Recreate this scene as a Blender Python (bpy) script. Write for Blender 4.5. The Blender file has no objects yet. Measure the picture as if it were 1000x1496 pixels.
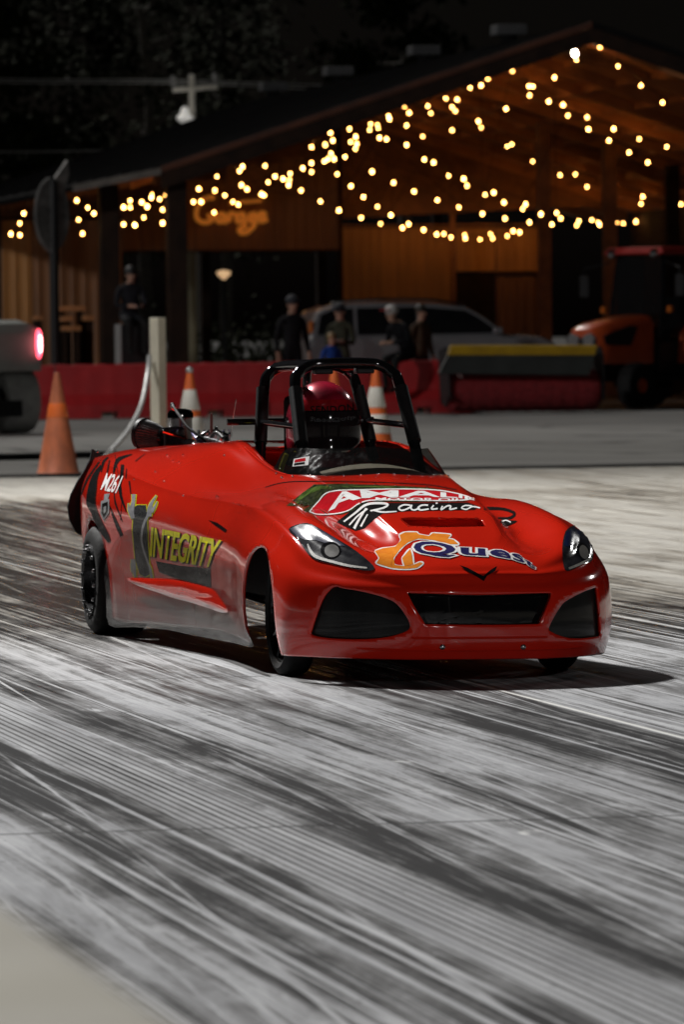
import bpy, bmesh, math, random
from mathutils import Vector, Matrix
from mathutils.bvhtree import BVHTree

random.seed(7)
SC = bpy.context.scene
COL = SC.collection
PI = math.pi

# ------------------------------------------------------------------ camera, world, light
FPX, EYE = 8311.0, 1.2                                  # focal length in photo pixels (1000 x 1496), eye height in m
PITCH, ROLL = math.atan(258 / FPX), math.radians(-0.7)
cam = bpy.data.cameras.new('camera')
cam.sensor_fit = 'VERTICAL'; cam.sensor_height = 36; cam.sensor_width = 36
cam.lens = 36 * FPX / 1496
cam.clip_start = 0.2; cam.clip_end = 3000
cam_o = bpy.data.objects.new('camera', cam); COL.objects.link(cam_o)
CAM_ROT = Matrix.Rotation(PI / 2 - PITCH, 3, 'X') @ Matrix.Rotation(ROLL, 3, 'Z')
cam_o.location = (0, 0, EYE); cam_o.rotation_euler = CAM_ROT.to_euler()
cam.dof.use_dof = True; cam.dof.focus_distance = 19.8; cam.dof.aperture_fstop = 8.6
SC.camera = cam_o

SUN_EL, SUN_AZ = math.radians(43), math.radians(-33)    # azimuth measured from +Y (away) towards +X
sun_dir = Vector((math.sin(SUN_AZ) * math.cos(SUN_EL), math.cos(SUN_AZ) * math.cos(SUN_EL), math.sin(SUN_EL)))
world = bpy.data.worlds.new('World'); SC.world = world; world.use_nodes = True
wn = world.node_tree.nodes; wl = world.node_tree.links
sky = wn.new('ShaderNodeTexSky'); sky.sky_type = 'NISHITA'; sky.sun_disc = False
sky.sun_elevation = math.radians(-4); sky.sun_rotation = SUN_AZ
bg = wn['Background']; bg.inputs['Strength'].default_value = 0.014
desat = wn.new('ShaderNodeHueSaturation'); desat.inputs['Saturation'].default_value = 0.35
wl.new(sky.outputs[0], desat.inputs['Color']); wl.new(desat.outputs[0], bg.inputs['Color'])
sun = bpy.data.lights.new('sun', 'SUN'); sun.energy = 1.2; sun.angle = math.radians(0.6); sun.color = (1, .97, .92)
sun_o = bpy.data.objects.new('sun', sun); COL.objects.link(sun_o)
sun_o.rotation_euler = sun_dir.to_track_quat('Z', 'Y').to_euler()
SC.view_settings.view_transform = 'Standard'; SC.view_settings.look = 'None'
SC.view_settings.exposure = 0.2; SC.view_settings.gamma = 1.0; SC.view_settings.use_curve_mapping = False
SC.render.engine = 'CYCLES'
SC.cycles.use_denoising = True
SC.cycles.max_bounces = 6; SC.cycles.transparent_max_bounces = 12
SC.cycles.sample_clamp_indirect = 4.0

# ------------------------------------------------------------------ frames: pixel rays, track frame, car frame
TH = math.radians(11.5)
TS, TB = Vector((math.cos(TH), math.sin(TH), 0)), Vector((-math.sin(TH), math.cos(TH), 0))
CY = math.radians(13)
CO = Vector((.2882, 20.2353, 0))
CS, CB = Vector((math.cos(CY), math.sin(CY), 0)), Vector((-math.sin(CY), math.cos(CY), 0))
EYEP = Vector((0, 0, EYE))
def ray(x, y): return CAM_ROT @ Vector(((x - 500) / FPX, (748 - y) / FPX, -1.0))
def hit(x, y, n, d):
    r = ray(x, y); return EYEP + r * ((d - n.dot(EYEP)) / n.dot(r))
def ground_at(x, y, z=0): return hit(x, y, Vector((0, 0, 1)), z)
def at_v(x, y, v): return hit(x, y, TB, v)              # world point on the plane across the track at distance v
def uvz(p): return p.dot(TS), p.dot(TB), p.z
def uz(x, y, v): p = at_v(x, y, v); return p.dot(TS), p.z
def tw(u, v, z=0): return TS * u + TB * v + Vector((0, 0, z))
def proj(p):
    q = CAM_ROT.transposed() @ (p - EYEP); return 500 + FPX * q.x / -q.z, 748 - FPX * q.y / -q.z
def car_w(a, b, c): return CO + CS * a + CB * b + Vector((0, 0, c))
def to_car(p): d = p - CO; return Vector((d.dot(CS), d.dot(CB), d.z))
def car_ray(x, y): r = ray(x, y); return to_car(EYEP), Vector((r.dot(CS), r.dot(CB), r.z)).normalized()
def car_at(x, y, axis, val):
    o, d = car_ray(x, y); return o + d * ((val - o[axis]) / d[axis])

# ------------------------------------------------------------------ node helpers and materials
class NT:
    def __init__(s, name):
        s.m = bpy.data.materials.new(name); s.m.use_nodes = True
        s.t = s.m.node_tree; s.b = s.t.nodes['Principled BSDF']; s.out = s.t.nodes['Material Output']
    def n(s, typ, **kw):
        d = s.t.nodes.new(typ)
        for k, v in kw.items(): setattr(d, k, v)
        return d
    def lk(s, a, b): s.t.links.new(a, b)
    def put(s, sock, v):
        if hasattr(v, 'is_output') or hasattr(v, 'links'): s.lk(v, sock)
        else: sock.default_value = v
    def math(s, op, a, b=0.0, c=0.0, clamp=False):
        d = s.n('ShaderNodeMath', operation=op, use_clamp=clamp)
        for i, v in enumerate((a, b, c)): s.put(d.inputs[i], v)
        return d.outputs[0]
    def mix(s, f, a, b, blend='MIX'):
        d = s.n('ShaderNodeMix', data_type='RGBA', blend_type=blend)
        s.put(d.inputs[0], f)
        for i, v in ((6, a), (7, b)): s.put(d.inputs[i], v if not isinstance(v, tuple) else (v + (1,) if len(v) == 3 else v))
        return d.outputs[2]
    def ramp(s, f, stops, interp='LINEAR'):
        d = s.n('ShaderNodeValToRGB'); d.color_ramp.interpolation = interp
        el = d.color_ramp.elements
        while len(el) < len(stops): el.new(.5)
        for e, (p, c) in zip(el, stops):
            e.position = p; e.color = (c, c, c, 1) if not isinstance(c, tuple) else c + (1,)
        s.lk(f, d.inputs[0]); return d.outputs[0]
    def coord(s, which='Object'): return s.n('ShaderNodeTexCoord').outputs[which]
    def mapped(s, vec, scale=(1, 1, 1), loc=(0, 0, 0), rot=(0, 0, 0)):
        d = s.n('ShaderNodeMapping'); s.lk(vec, d.inputs[0])
        d.inputs['Scale'].default_value = scale; d.inputs['Location'].default_value = loc; d.inputs['Rotation'].default_value = rot
        return d.outputs[0]
    def noise(s, vec, scale=5, detail=4, rough=.55, dist=0):
        d = s.n('ShaderNodeTexNoise'); s.lk(vec, d.inputs['Vector'])
        d.inputs['Scale'].default_value = scale; d.inputs['Detail'].default_value = detail
        d.inputs['Roughness'].default_value = rough; d.inputs['Distortion'].default_value = dist
        return d.outputs['Fac']
    def smooth(s, v, lo, hi):
        d = s.n('ShaderNodeMapRange', interpolation_type='SMOOTHSTEP')
        s.put(d.inputs[0], v); d.inputs[1].default_value = lo; d.inputs[2].default_value = hi
        return d.outputs[0]
    def bump(s, h, strength=.2, dist=.01):
        d = s.n('ShaderNodeBump'); s.lk(h, d.inputs['Height'])
        d.inputs['Strength'].default_value = strength; d.inputs['Distance'].default_value = dist
        s.lk(d.outputs[0], s.b.inputs['Normal'])
    def set(s, **kw):
        for k, v in kw.items():
            s.put(s.b.inputs[k.replace('_', ' ')], v + (1,) if isinstance(v, tuple) and len(v) == 3 else v)
        return s

def mat(name, c1, c2=None, scale=6, rough=.6, metal=0, bump=0, coat=0, stretch=(1, 1, 1), spec=.5, emit=None, estr=0, rvar=.12):
    """two-tone procedural surface with uneven gloss"""
    s = NT(name); c2 = c2 or tuple(v * .7 for v in c1)
    vec = s.mapped(s.coord(), stretch)
    f = s.noise(vec, scale, 5, .6)
    s.set(Base_Color=s.mix(s.smooth(f, .3, .7), c1, c2), Metallic=metal, Coat_Weight=coat, Specular_IOR_Level=spec)
    s.b.inputs['Coat Roughness'].default_value = .06
    f2 = s.noise(vec, scale * 2.7, 3)
    s.set(Roughness=s.math('ADD', rough - rvar, s.math('MULTIPLY', f2, rvar * 2), clamp=True))
    if bump: s.bump(s.noise(vec, scale * 5, 4), bump)
    if emit:
        s.set(Emission_Color=emit, Emission_Strength=estr)
    return s.m

M = {}
def paint_red():
    s = NT('red_paint'); co = s.coord()
    f = s.noise(co, 3, 3); fl = s.noise(co, 900, 1)
    s.set(Base_Color=s.mix(f, (.63, .019, .007), (.54, .015, .006)), Metallic=.0, Coat_Weight=.6, Specular_IOR_Level=.25)
    s.b.inputs['Coat Roughness'].default_value = .06
    s.set(Roughness=s.math('ADD', .10, s.math('MULTIPLY', fl, .05)))
    s.bump(s.noise(co, 4, 2), .10, .006)
    return s.m
M['red'] = paint_red()
M['black_gloss'] = mat('black_gloss_paint', (.006, .006, .007), (.009, .009, .010), 20, .2, coat=.8, rvar=.05, spec=0)
M['black_satin'] = mat('black_satin', (.010, .010, .011), (.016, .016, .017), 30, .5, spec=.2)
M['rubber'] = mat('tyre_rubber', (.009, .009, .010), (.018, .0175, .0175), 14, .75, bump=.15, spec=.15)
M['rim'] = mat('dark_rim', (.02, .02, .022), (.04, .04, .042), 20, .28, metal=.8)
M['alu'] = mat('aluminium', (.62, .62, .63), (.42, .42, .44), 30, .25, metal=1)
M['chrome'] = mat('chrome', (.8, .8, .82), (.6, .6, .62), 12, .1, metal=1, rvar=.05)
M['white_vinyl'] = mat('white_vinyl', (.78, .78, .77), (.7, .7, .7), 20, .35, coat=.3, spec=0)
M['black_vinyl'] = mat('black_vinyl', (.008, .008, .008), (.014, .014, .014), 60, .35, coat=.3, spec=0)
M['yellow_vinyl'] = mat('yellow_vinyl', (.66, .6, .02), (.5, .47, .02), 40, .4, coat=.3, spec=0)
M['orange_vinyl'] = mat('orange_vinyl', (.75, .25, .03), (.66, .19, .02), 30, .35, coat=.3, spec=0)
M['navy_vinyl'] = mat('navy_vinyl', (.018, .018, .075), (.03, .025, .1), 30, .35, coat=.3, spec=0)
M['red_vinyl'] = mat('crimson_vinyl', (.5, .012, .02), (.42, .01, .016), 30, .35, coat=.3, spec=0)
M['green_vinyl'] = mat('green_vinyl', (.10, .17, .035), (.02, .03, .01), 26, .35, coat=.3, spec=0)
M['olive_vinyl'] = mat('olive_vinyl', (.05, .06, .025), (.015, .018, .01), 40, .35, coat=.3, spec=0)
M['grey_vinyl'] = mat('grey_vinyl', (.3, .3, .31), (.2, .2, .21), 40, .4, coat=.3, spec=0)
M['tread_vinyl'] = mat('tread_print', (.07, .07, .072), (.008, .008, .008), 160, .45, spec=0, coat=.3)
M['steel'] = mat('galvanised_steel', (.42, .42, .42), (.3, .3, .3), 8, .45, metal=.7)

# ------------------------------------------------------------------ mesh builder
class MB:
    def __init__(s): s.v = []; s.f = []; s.mi = []; s.cur = 0
    def add(s, vs, fs):
        o = len(s.v); s.v += [tuple(v) for v in vs]; s.f += [tuple(i + o for i in f) for f in fs]; s.mi += [s.cur] * len(fs); return s
    def box(s, x0, x1, y0, y1, z0, z1, taper=0):
        t = taper
        vs = [(x0, y0, z0), (x1, y0, z0), (x1, y1, z0), (x0, y1, z0), (x0 + t, y0 + t, z1), (x1 - t, y0 + t, z1), (x1 - t, y1 - t, z1), (x0 + t, y1 - t, z1)]
        return s.add(vs, [(0, 3, 2, 1), (4, 5, 6, 7), (0, 1, 5, 4), (1, 2, 6, 5), (2, 3, 7, 6), (3, 0, 4, 7)])
    def ring_tube(s, rings, closed=False, cap=True):
        n = len(rings[0]); o = len(s.v); fs = []
        m = len(rings)
        for i in range(m if closed else m - 1):
            for k in range(n):
                a, b = (i % m) * n + k, (i % m) * n + (k + 1) % n
                c, d = ((i + 1) % m) * n + (k + 1) % n, ((i + 1) % m) * n + k
                fs.append((a, b, c, d))
        if cap and not closed: fs += [tuple(range(n))[::-1], tuple((m - 1) * n + k for k in range(n))]
        return s.add([v for r in rings for v in r], fs)
    def tube(s, pts, r, n=10, smooth=0, cap=True, closed=False):
        pts = [Vector(p) for p in pts]; rs = r if isinstance(r, (list, tuple)) else [r] * len(pts)
        if smooth: pts, rs = crom(pts, smooth, rs)
        rings = []; up = None
        for i, p in enumerate(pts):
            if closed: t = pts[(i + 1) % len(pts)] - pts[i - 1]
            else: t = pts[min(i + 1, len(pts) - 1)] - pts[max(i - 1, 0)]
            t = t.normalized() if t.length > 1e-9 else Vector((0, 0, 1))
            if up is None: up = Vector((0, 0, 1)) if abs(t.z) < .9 else Vector((0, 1, 0))
            x = t.cross(up)
            if x.length < 1e-6: x = t.orthogonal()
            x.normalize(); y = x.cross(t).normalized(); up = y
            rings.append([p + x * (rs[i] * math.cos(2 * PI * k / n)) + y * (rs[i] * math.sin(2 * PI * k / n)) for k in range(n)])
        return s.ring_tube(rings, closed, cap)
    def lathe(s, prof, n=24, axis='z', c=(0, 0, 0), cap=True):
        rings = []
        for r, h in prof:
            ring = []
            for k in range(n):
                a = 2 * PI * k / n; x, y = r * math.cos(a), r * math.sin(a)
                q = (x, y, h) if axis == 'z' else ((h, x, y) if axis == 'x' else (y, h, x))
                ring.append((q[0] + c[0], q[1] + c[1], q[2] + c[2]))
            rings.append(ring)
        return s.ring_tube(rings, False, cap)
    def ball(s, c, r, n=10, m=6, sc=(1, 1, 1)):
        prof = [(max(1e-4, r * math.sin(PI * i / m)), -r * math.cos(PI * i / m)) for i in range(m + 1)]
        o = len(s.v); s.lathe(prof, n, 'z')
        for i in range(o, len(s.v)):
            v = s.v[i]; s.v[i] = (v[0] * sc[0] + c[0], v[1] * sc[1] + c[1], v[2] * sc[2] + c[2])
        return s
    def prism(s, poly, w0, w1, axis='x', inset=0):
        """polygon (list of 2-D points) extruded along an axis"""
        n = len(poly)
        def q(p, w): return (w, p[0], p[1]) if axis == 'x' else ((p[0], w, p[1]) if axis == 'y' else (p[0], p[1], w))
        vs = [q(p, w0) for p in poly] + [q(p, w1) for p in poly]
        fs = [tuple(range(n))[::-1], tuple(range(n, 2 * n))] + [(i, (i + 1) % n, n + (i + 1) % n, n + i) for i in range(n)]
        return s.add(vs, fs)
    def build(s, name, m, parent=None, smooth=False, loc=None, rz=None, bevel=0, angle=40):
        me = bpy.data.meshes.new(name)
        me.from_pydata(s.v, [], s.f)
        bm = bmesh.new(); bm.from_mesh(me); bmesh.ops.recalc_face_normals(bm, faces=bm.faces); bm.to_mesh(me); bm.free()
        ms = m if isinstance(m, (list, tuple)) else [m]
        for x in ms: me.materials.append(x)
        if len(ms) > 1:
            for p, i in zip(me.polygons, s.mi): p.material_index = i
        o = bpy.data.objects.new(name, me); COL.objects.link(o)
        if parent: o.parent = parent
        if loc is not None: o.location = loc
        if rz is not None: o.rotation_euler = (0, 0, rz)
        if smooth:
            me.polygons.foreach_set('use_smooth', [True] * len(me.polygons))
            try: me.set_sharp_from_angle(angle=math.radians(angle))
            except Exception: pass
        if bevel:
            md = o.modifiers.new('bevel', 'BEVEL'); md.width = bevel; md.segments = 2; md.limit_method = 'ANGLE'
        return o

def crom(pts, n, rs=None, closed=False):
    pts = [Vector(p) for p in pts]; out = []; ro = []
    N = len(pts)
    for i in range(N - 1):
        p0, p1, p2, p3 = pts[max(i - 1, 0)], pts[i], pts[i + 1], pts[min(i + 2, N - 1)]
        for k in range(n):
            t = k / n
            out.append(.5 * ((2 * p1) + (p2 - p0) * t + (2 * p0 - 5 * p1 + 4 * p2 - p3) * t * t + (3 * p1 - p0 - 3 * p2 + p3) * t ** 3))
            if rs: ro.append(rs[i] * (1 - t) + rs[i + 1] * t)
    out.append(pts[-1])
    if rs: ro.append(rs[-1]); return out, ro
    return out

def tag(o, label=None, cat=None, group=None, kind=None):
    if label: o['label'] = label
    if cat: o['category'] = cat
    if group: o['group'] = group
    if kind: o['kind'] = kind
    return o
def empty(name, loc, rz=0, label=None, cat=None, group=None):
    o = bpy.data.objects.new(name, None); COL.objects.link(o)
    o.location = loc; o.rotation_euler = (0, 0, rz); o.empty_display_size = .2
    return tag(o, label, cat, group)
def copy_tree(o, parent=None):
    c = o.copy(); COL.objects.link(c); c.parent = parent
    for ch in o.children: copy_tree(ch, c)
    return c

# ------------------------------------------------------------------ ground
def track_material():
    s = NT('rubbered_concrete'); co = s.coord()
    sep = s.n('ShaderNodeSeparateXYZ'); s.lk(co, sep.inputs[0]); u, v = sep.outputs[0], sep.outputs[1]
    # wander the streaks a little
    wob = s.math('MULTIPLY', s.math('SUBTRACT', s.noise(s.mapped(co, (.5, .12, 1)), 1, 2), .5), .10)
    uw = s.math('ADD', u, wob)
    cmb = s.n('ShaderNodeCombineXYZ'); s.put(cmb.inputs[0], uw); s.put(cmb.inputs[1], v); cw = cmb.outputs[0]
    n_fine = s.noise(s.mapped(cw, (75, .22, 1)), 1, 5, .7)
    n_line = s.noise(s.mapped(cw, (30, .07, 1), (5, 3, 0)), 1, 3, .55)
    n_mid = s.noise(s.mapped(cw, (17, .20, 1), (3, 7, 0)), 1, 5, .65)
    n_big = s.noise(s.mapped(cw, (2.3, .5, 1), (9, 1, 0)), 1, 4, .6, .3)
    n_blot = s.noise(s.mapped(cw, (5.0, .42, 1), (1, 4, 0)), 1, 6, .68, .4)
    grain = s.noise(co, 55, 3, .7)
    speck = s.noise(co, 210, 2, .7)
    def curve(val, lo, hi, pts):
        fc = s.n('ShaderNodeFloatCurve'); c = fc.mapping.curves[0]
        pts = [((p - lo) / (hi - lo), q) for p, q in pts]
        while len(c.points) < len(pts): c.points.new(.5, .5)
        for cp, (p, q) in zip(c.points, pts): cp.location = (p, q); cp.handle_type = 'VECTOR'
        fc.mapping.update()
        mr = s.n('ShaderNodeMapRange'); s.put(mr.inputs[0], val); mr.inputs[1].default_value = lo; mr.inputs[2].default_value = hi
        s.lk(mr.outputs[0], fc.inputs['Value']); return fc.outputs[0]
    near = curve(uw, 0, 14, [(0, .5), (1.5, .45), (1.78, .30), (1.92, .22), (2.0, .55), (2.2, .62), (2.38, .64), (2.40, .14), (2.66, .16), (2.69, .66), (2.92, .62), (3.0, .28), (3.2, .25), (3.32, .42), (3.55, .30), (3.84, .26), (3.9, .72), (4.28, .76), (4.34, .36), (5.0, .34), (5.6, .36), (5.9, .85), (6.5, .8), (6.9, .42), (8, .30), (14, .26)])
    far = curve(uw, 0, 14, [(0, .95), (2.6, .92), (2.75, .9), (3.4, .95), (3.7, 1.0), (4.5, 1.0), (5.9, .95), (6.5, .62), (6.9, .26), (8, .18), (9.2, .16), (10.2, .42), (10.8, .5), (11.3, .22), (14, .2)])  # out-of-view left end darkened to dull the car's flank reflections
    fmask = s.smooth(v, 20.5, 25.5)
    dark = s.math('ADD', s.math('MULTIPLY', near, s.math('SUBTRACT', 1, fmask)), s.math('MULTIPLY', far, fmask))
    # mostly unseen ground left of the groove, darkened so the flank reflects less
    dark = s.math('MAXIMUM', dark, s.math('MULTIPLY', s.math('MULTIPLY', s.smooth(v, 18.5, 21), .97), s.math('SUBTRACT', 1, s.smooth(u, 2.3, 2.75))))
    # bare concrete strip at the head of the pad, pool of light in its colour
    lit_strip = s.smooth(s.math('ADD', v, s.math('ADD', s.math('MULTIPLY', n_big, 3.0), s.math('MULTIPLY', u, -.22))), 40.8, 43.2)
    lit_strip = s.math('MULTIPLY', lit_strip, s.math('SUBTRACT', 1, s.smooth(u, 10.2, 11.4)))
    dark = s.math('MULTIPLY', dark, s.math('SUBTRACT', 1, s.math('MULTIPLY', lit_strip, .92)))
    streak = s.math('ADD', s.math('MULTIPLY', s.math('SUBTRACT', n_fine, .5), 1.0), s.math('ADD', s.math('MULTIPLY', s.math('SUBTRACT', n_mid, .5), 1.15), s.math('MULTIPLY', s.math('SUBTRACT', n_blot, .5), 1.3)))
    streak = s.math('SUBTRACT', streak, s.math('MULTIPLY', s.smooth(n_line, .54, .66), .62))
    streak = s.math('MULTIPLY', streak, s.math('SUBTRACT', 1, s.math('MULTIPLY', lit_strip, .65)))
    # older marks crossing at a slight angle, mottled worn patches, pale scuffs
    crs = s.noise(s.mapped(s.mapped(cw, (1, 1, 1), (0, 0, 0), (0, 0, .045)), (26, .12, 1), (8, 2, 0)), 1, 3, .55)
    mott = s.noise(s.mapped(cw, (5.5, 1.5, 1), (6, 3, 0)), 1, 6, .72, .5)
    scuf = s.noise(s.mapped(cw, (8, .9, 1), (2, 9, 0)), 1, 5, .7, .3)
    streak = s.math('SUBTRACT', streak, s.math('MULTIPLY', s.smooth(crs, .58, .72), .5))
    streak = s.math('ADD', streak, s.math('MULTIPLY', s.math('SUBTRACT', mott, .5), .72))
    streak = s.math('SUBTRACT', streak, s.math('MULTIPLY', s.smooth(scuf, .60, .78), .4))
    # ground-in grooves: a dozen narrow saw cuts in one band
    inband = s.math('MULTIPLY', s.smooth(u, 2.395, 2.41), s.math('SUBTRACT', 1, s.smooth(u, 2.645, 2.665)))
    grv = s.math('SINE', s.math('MULTIPLY', s.math('ADD', u, s.math('MULTIPLY', wob, .1)), 2 * PI / .0285))
    grv = s.math('MULTIPLY', s.math('MULTIPLY', s.smooth(grv, -.2, .9), inband), s.math('ADD', .25, s.math('MULTIPLY', s.noise(s.mapped(co, (24, .35, 1)), 1, 3, .6), 1.5)))
    streak = s.math('MULTIPLY', streak, s.math('SUBTRACT', 1, s.math('MULTIPLY', inband, .72)))
    rub = s.math('ADD', s.math('ADD', dark, s.math('MULTIPLY', streak, 1.45)), s.math('MULTIPLY', grv, .42))
    # joints across the lane and their chips
    rub = s.math('ADD', rub, s.math('MULTIPLY', s.math('SUBTRACT', grain, .5), .25))
    rub = s.math('MAXIMUM', s.math('MINIMUM', rub, 1.0), 0.0)
    jv = s.math('ABSOLUTE', s.math('SUBTRACT', s.math('MODULO', s.math('ADD', v, s.math('ADD', 1.55, s.math('MULTIPLY', u, .02))), 6.1), 3.05))
    joint = s.math('SUBTRACT', 1, s.smooth(jv, .006, .028))
    # painted line along the lane
    ln = s.math('SUBTRACT', 1, s.smooth(s.math('ABSOLUTE', s.math('SUBTRACT', u, 4.325)), .006, .014))
    ln = s.math('MULTIPLY', ln, s.smooth(n_mid, .3, .45))
    warm = s.math('MAXIMUM', fmask, s.smooth(u, 5.6, 7.5))
    light = s.mix(warm, (.395, .402, .415), (.325, .31, .275))
    darkc = s.mix(warm, (.026, .026, .027), (.036, .031, .028))
    midc = s.mix(warm, (.125, .125, .127), (.16, .142, .115))
    tone = s.math('ADD', s.math('MULTIPLY', n_fine, .5), s.math('ADD', s.math('MULTIPLY', scuf, .35), s.math('MULTIPLY', n_mid, .3)))
    light = s.mix(s.smooth(tone, .42, .72), s.mix(1.0, light, (.56, .56, .57), 'MULTIPLY'), s.mix(1.0, light, (1.12, 1.12, 1.12), 'MULTIPLY'))
    lo = s.mix(s.smooth(rub, .02, .46), light, midc)
    col = s.mix(s.smooth(rub, .40, .78), lo, darkc)
    col = s.mix(s.math('MULTIPLY', joint, .7), col, (.02, .02, .02))
    col = s.mix(s.math('MULTIPLY', ln, .8), col, (.62, .62, .6))
    # spilled lime / scuffs: few bright blots
    spot = s.math('MULTIPLY', s.smooth(s.noise(s.mapped(co, (2.6, 1.1, 1), (4, 2, 0)), 1, 4, .7), .66, .74), s.math('MULTIPLY', s.smooth(u, 2.95, 3.05), s.math('SUBTRACT', 1, s.smooth(u, 3.3, 3.45))))
    col = s.mix(s.math('MULTIPLY', spot, .8), col, (.66, .66, .65))
    peb = s.smooth(s.noise(co, 26, 1, .3), .76, .79)
    col = s.mix(s.math('MULTIPLY', peb, .75), col, (.015, .014, .013))
    col = s.mix(.38, col, s.mix(speck, (0.02, .02, .02), (.9, .9, .9)), 'OVERLAY')
    rough = s.math('SUBTRACT', .66, s.math('MULTIPLY', s.math('MULTIPLY', rub, .46), s.smooth(v, 16.5, 19.5)))
    s.set(Base_Color=col, Roughness=s.math('ADD', rough, s.math('MULTIPLY', s.math('SUBTRACT', grain, .5), .12)), Specular_IOR_Level=s.math('ADD', .02, s.math('MULTIPLY', s.smooth(v, 17.5, 20.5), .4)))
    h = s.math('ADD', s.math('MULTIPLY', speck, .35), s.math('ADD', s.math('MULTIPLY', grain, .5), s.math('MULTIPLY', grv, -.7)))
    s.bump(h, .35, .004)
    return s.m

def asphalt_material():
    s = NT('worn_asphalt'); co = s.coord()
    n1 = s.noise(s.mapped(co, (.25, .12, 1)), 1, 4, .6); n2 = s.noise(s.mapped(co, (.9, .35, 1)), 1, 4, .6, .8); g = s.noise(co, 40, 3, .7)
    sep = s.n('ShaderNodeSeparateXYZ'); s.lk(co, sep.inputs[0])
    col = s.mix(s.smooth(n1, .3, .7), (.30, .295, .28), (.22, .215, .205))
    # curled tyre marks
    ring = s.math('ABSOLUTE', s.math('SUBTRACT', s.noise(s.mapped(co, (.35, .16, 1), (2.2, 1.1, 0)), 1, 2, .4, .6), .5))
    mark = s.math('MULTIPLY', s.math('SUBTRACT', 1, s.smooth(ring, .0, .035)), s.smooth(n2, .42, .6))
    col = s.mix(s.math('MULTIPLY', mark, .75), col, (.035, .034, .034))
    # darker farther from the pad
    dk = s.smooth(s.math('ADD', sep.outputs[1], s.math('MULTIPLY', n1, 10)), 66, 84)
    col = s.mix(s.math('MULTIPLY', dk, .72), col, (.04, .039, .038))
    col = s.mix(.2, col, s.mix(g, (.02, .02, .02), (.9, .9, .9)), 'OVERLAY')
    s.set(Base_Color=col, Roughness=.78); s.bump(g, .4, .004)
    return s.m

def sheet(name, u0, u1, v0, v1, z, m, nx=1, ny=1):
    b = MB(); vs = []; fs = []
    for j in range(ny + 1):
        for i in range(nx + 1): vs.append((u0 + (u1 - u0) * i / nx, v0 + (v1 - v0) * j / ny, z))
    for j in range(ny):
        for i in range(nx): a = j * (nx + 1) + i; fs.append((a, a + 1, a + nx + 2, a + nx + 1))
    b.add(vs, fs)
    o = b.build(name, m); o.rotation_euler = (0, 0, TH); return tag(o, kind='structure')
V_EDGE = 49.0
sheet('ground', -900, 900, -120, 1500, -.012, asphalt_material())
sheet('race_track', -6, 26, -20, V_EDGE, 0, track_material())
M['tar'] = mat('tar_seam', (.012, .011, .010), (.03, .028, .025), 3, .7)
b = MB(); N = 90
sec = [(-.09, -.02), (-.08, .02), (-.03, .034), (.05, .032), (.10, .012), (.12, -.02)]
rings = []
for i in range(N + 1):
    u = -6 + 32 * i / N; w = .04 * math.sin(i * 1.7) + .03 * math.sin(i * .61)
    rings.append([(u, V_EDGE + .10 + y * (1 + .35 * math.sin(i * .9)) + w, z) for y, z in sec])
b.ring_tube(rings)
o = b.build('asphalt_lip', M['tar'], smooth=True); o.rotation_euler = (0, 0, TH); tag(o, kind='structure')
# black hose lying on the asphalt at the left
b = MB(); b.tube([tw(2.5, 57.4, .02), tw(6, 57.0, .02), tw(7.7, 56.6, .022), tw(8.6, 56.75, .022), tw(9.3, 57.3, .02)], .035, 8, 8)
tag(b.build('ground_cable', M['black_satin'], smooth=True), 'thick black cable lying across the asphalt behind the pylons', 'cable')

# ------------------------------------------------------------------ guard wall beside the photographer (blurred in the near corner)
M['concrete'] = mat('cast_concrete', (.27, .25, .195), (.21, .195, .155), 2.2, .85, bump=.3)
pa = hit(165, 1400, Vector((0, 0, 1)), .82); ua, va, _ = uvz(pa)
b = MB(); b.prism([(ua - .62, 0), (ua + .16, 0), (ua + .02, .28), (ua, .80), (ua - .02, .82), (ua - .34, .82), (ua - .36, .80), (ua - .4, .28)], -14, 7.2, 'y')
o = b.build('concrete_guard_wall', M['concrete'], bevel=.008); o.rotation_euler = (0, 0, TH)
tag(o, 'low tan concrete guard wall running along the lane edge, strongly blurred', 'wall')

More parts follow.
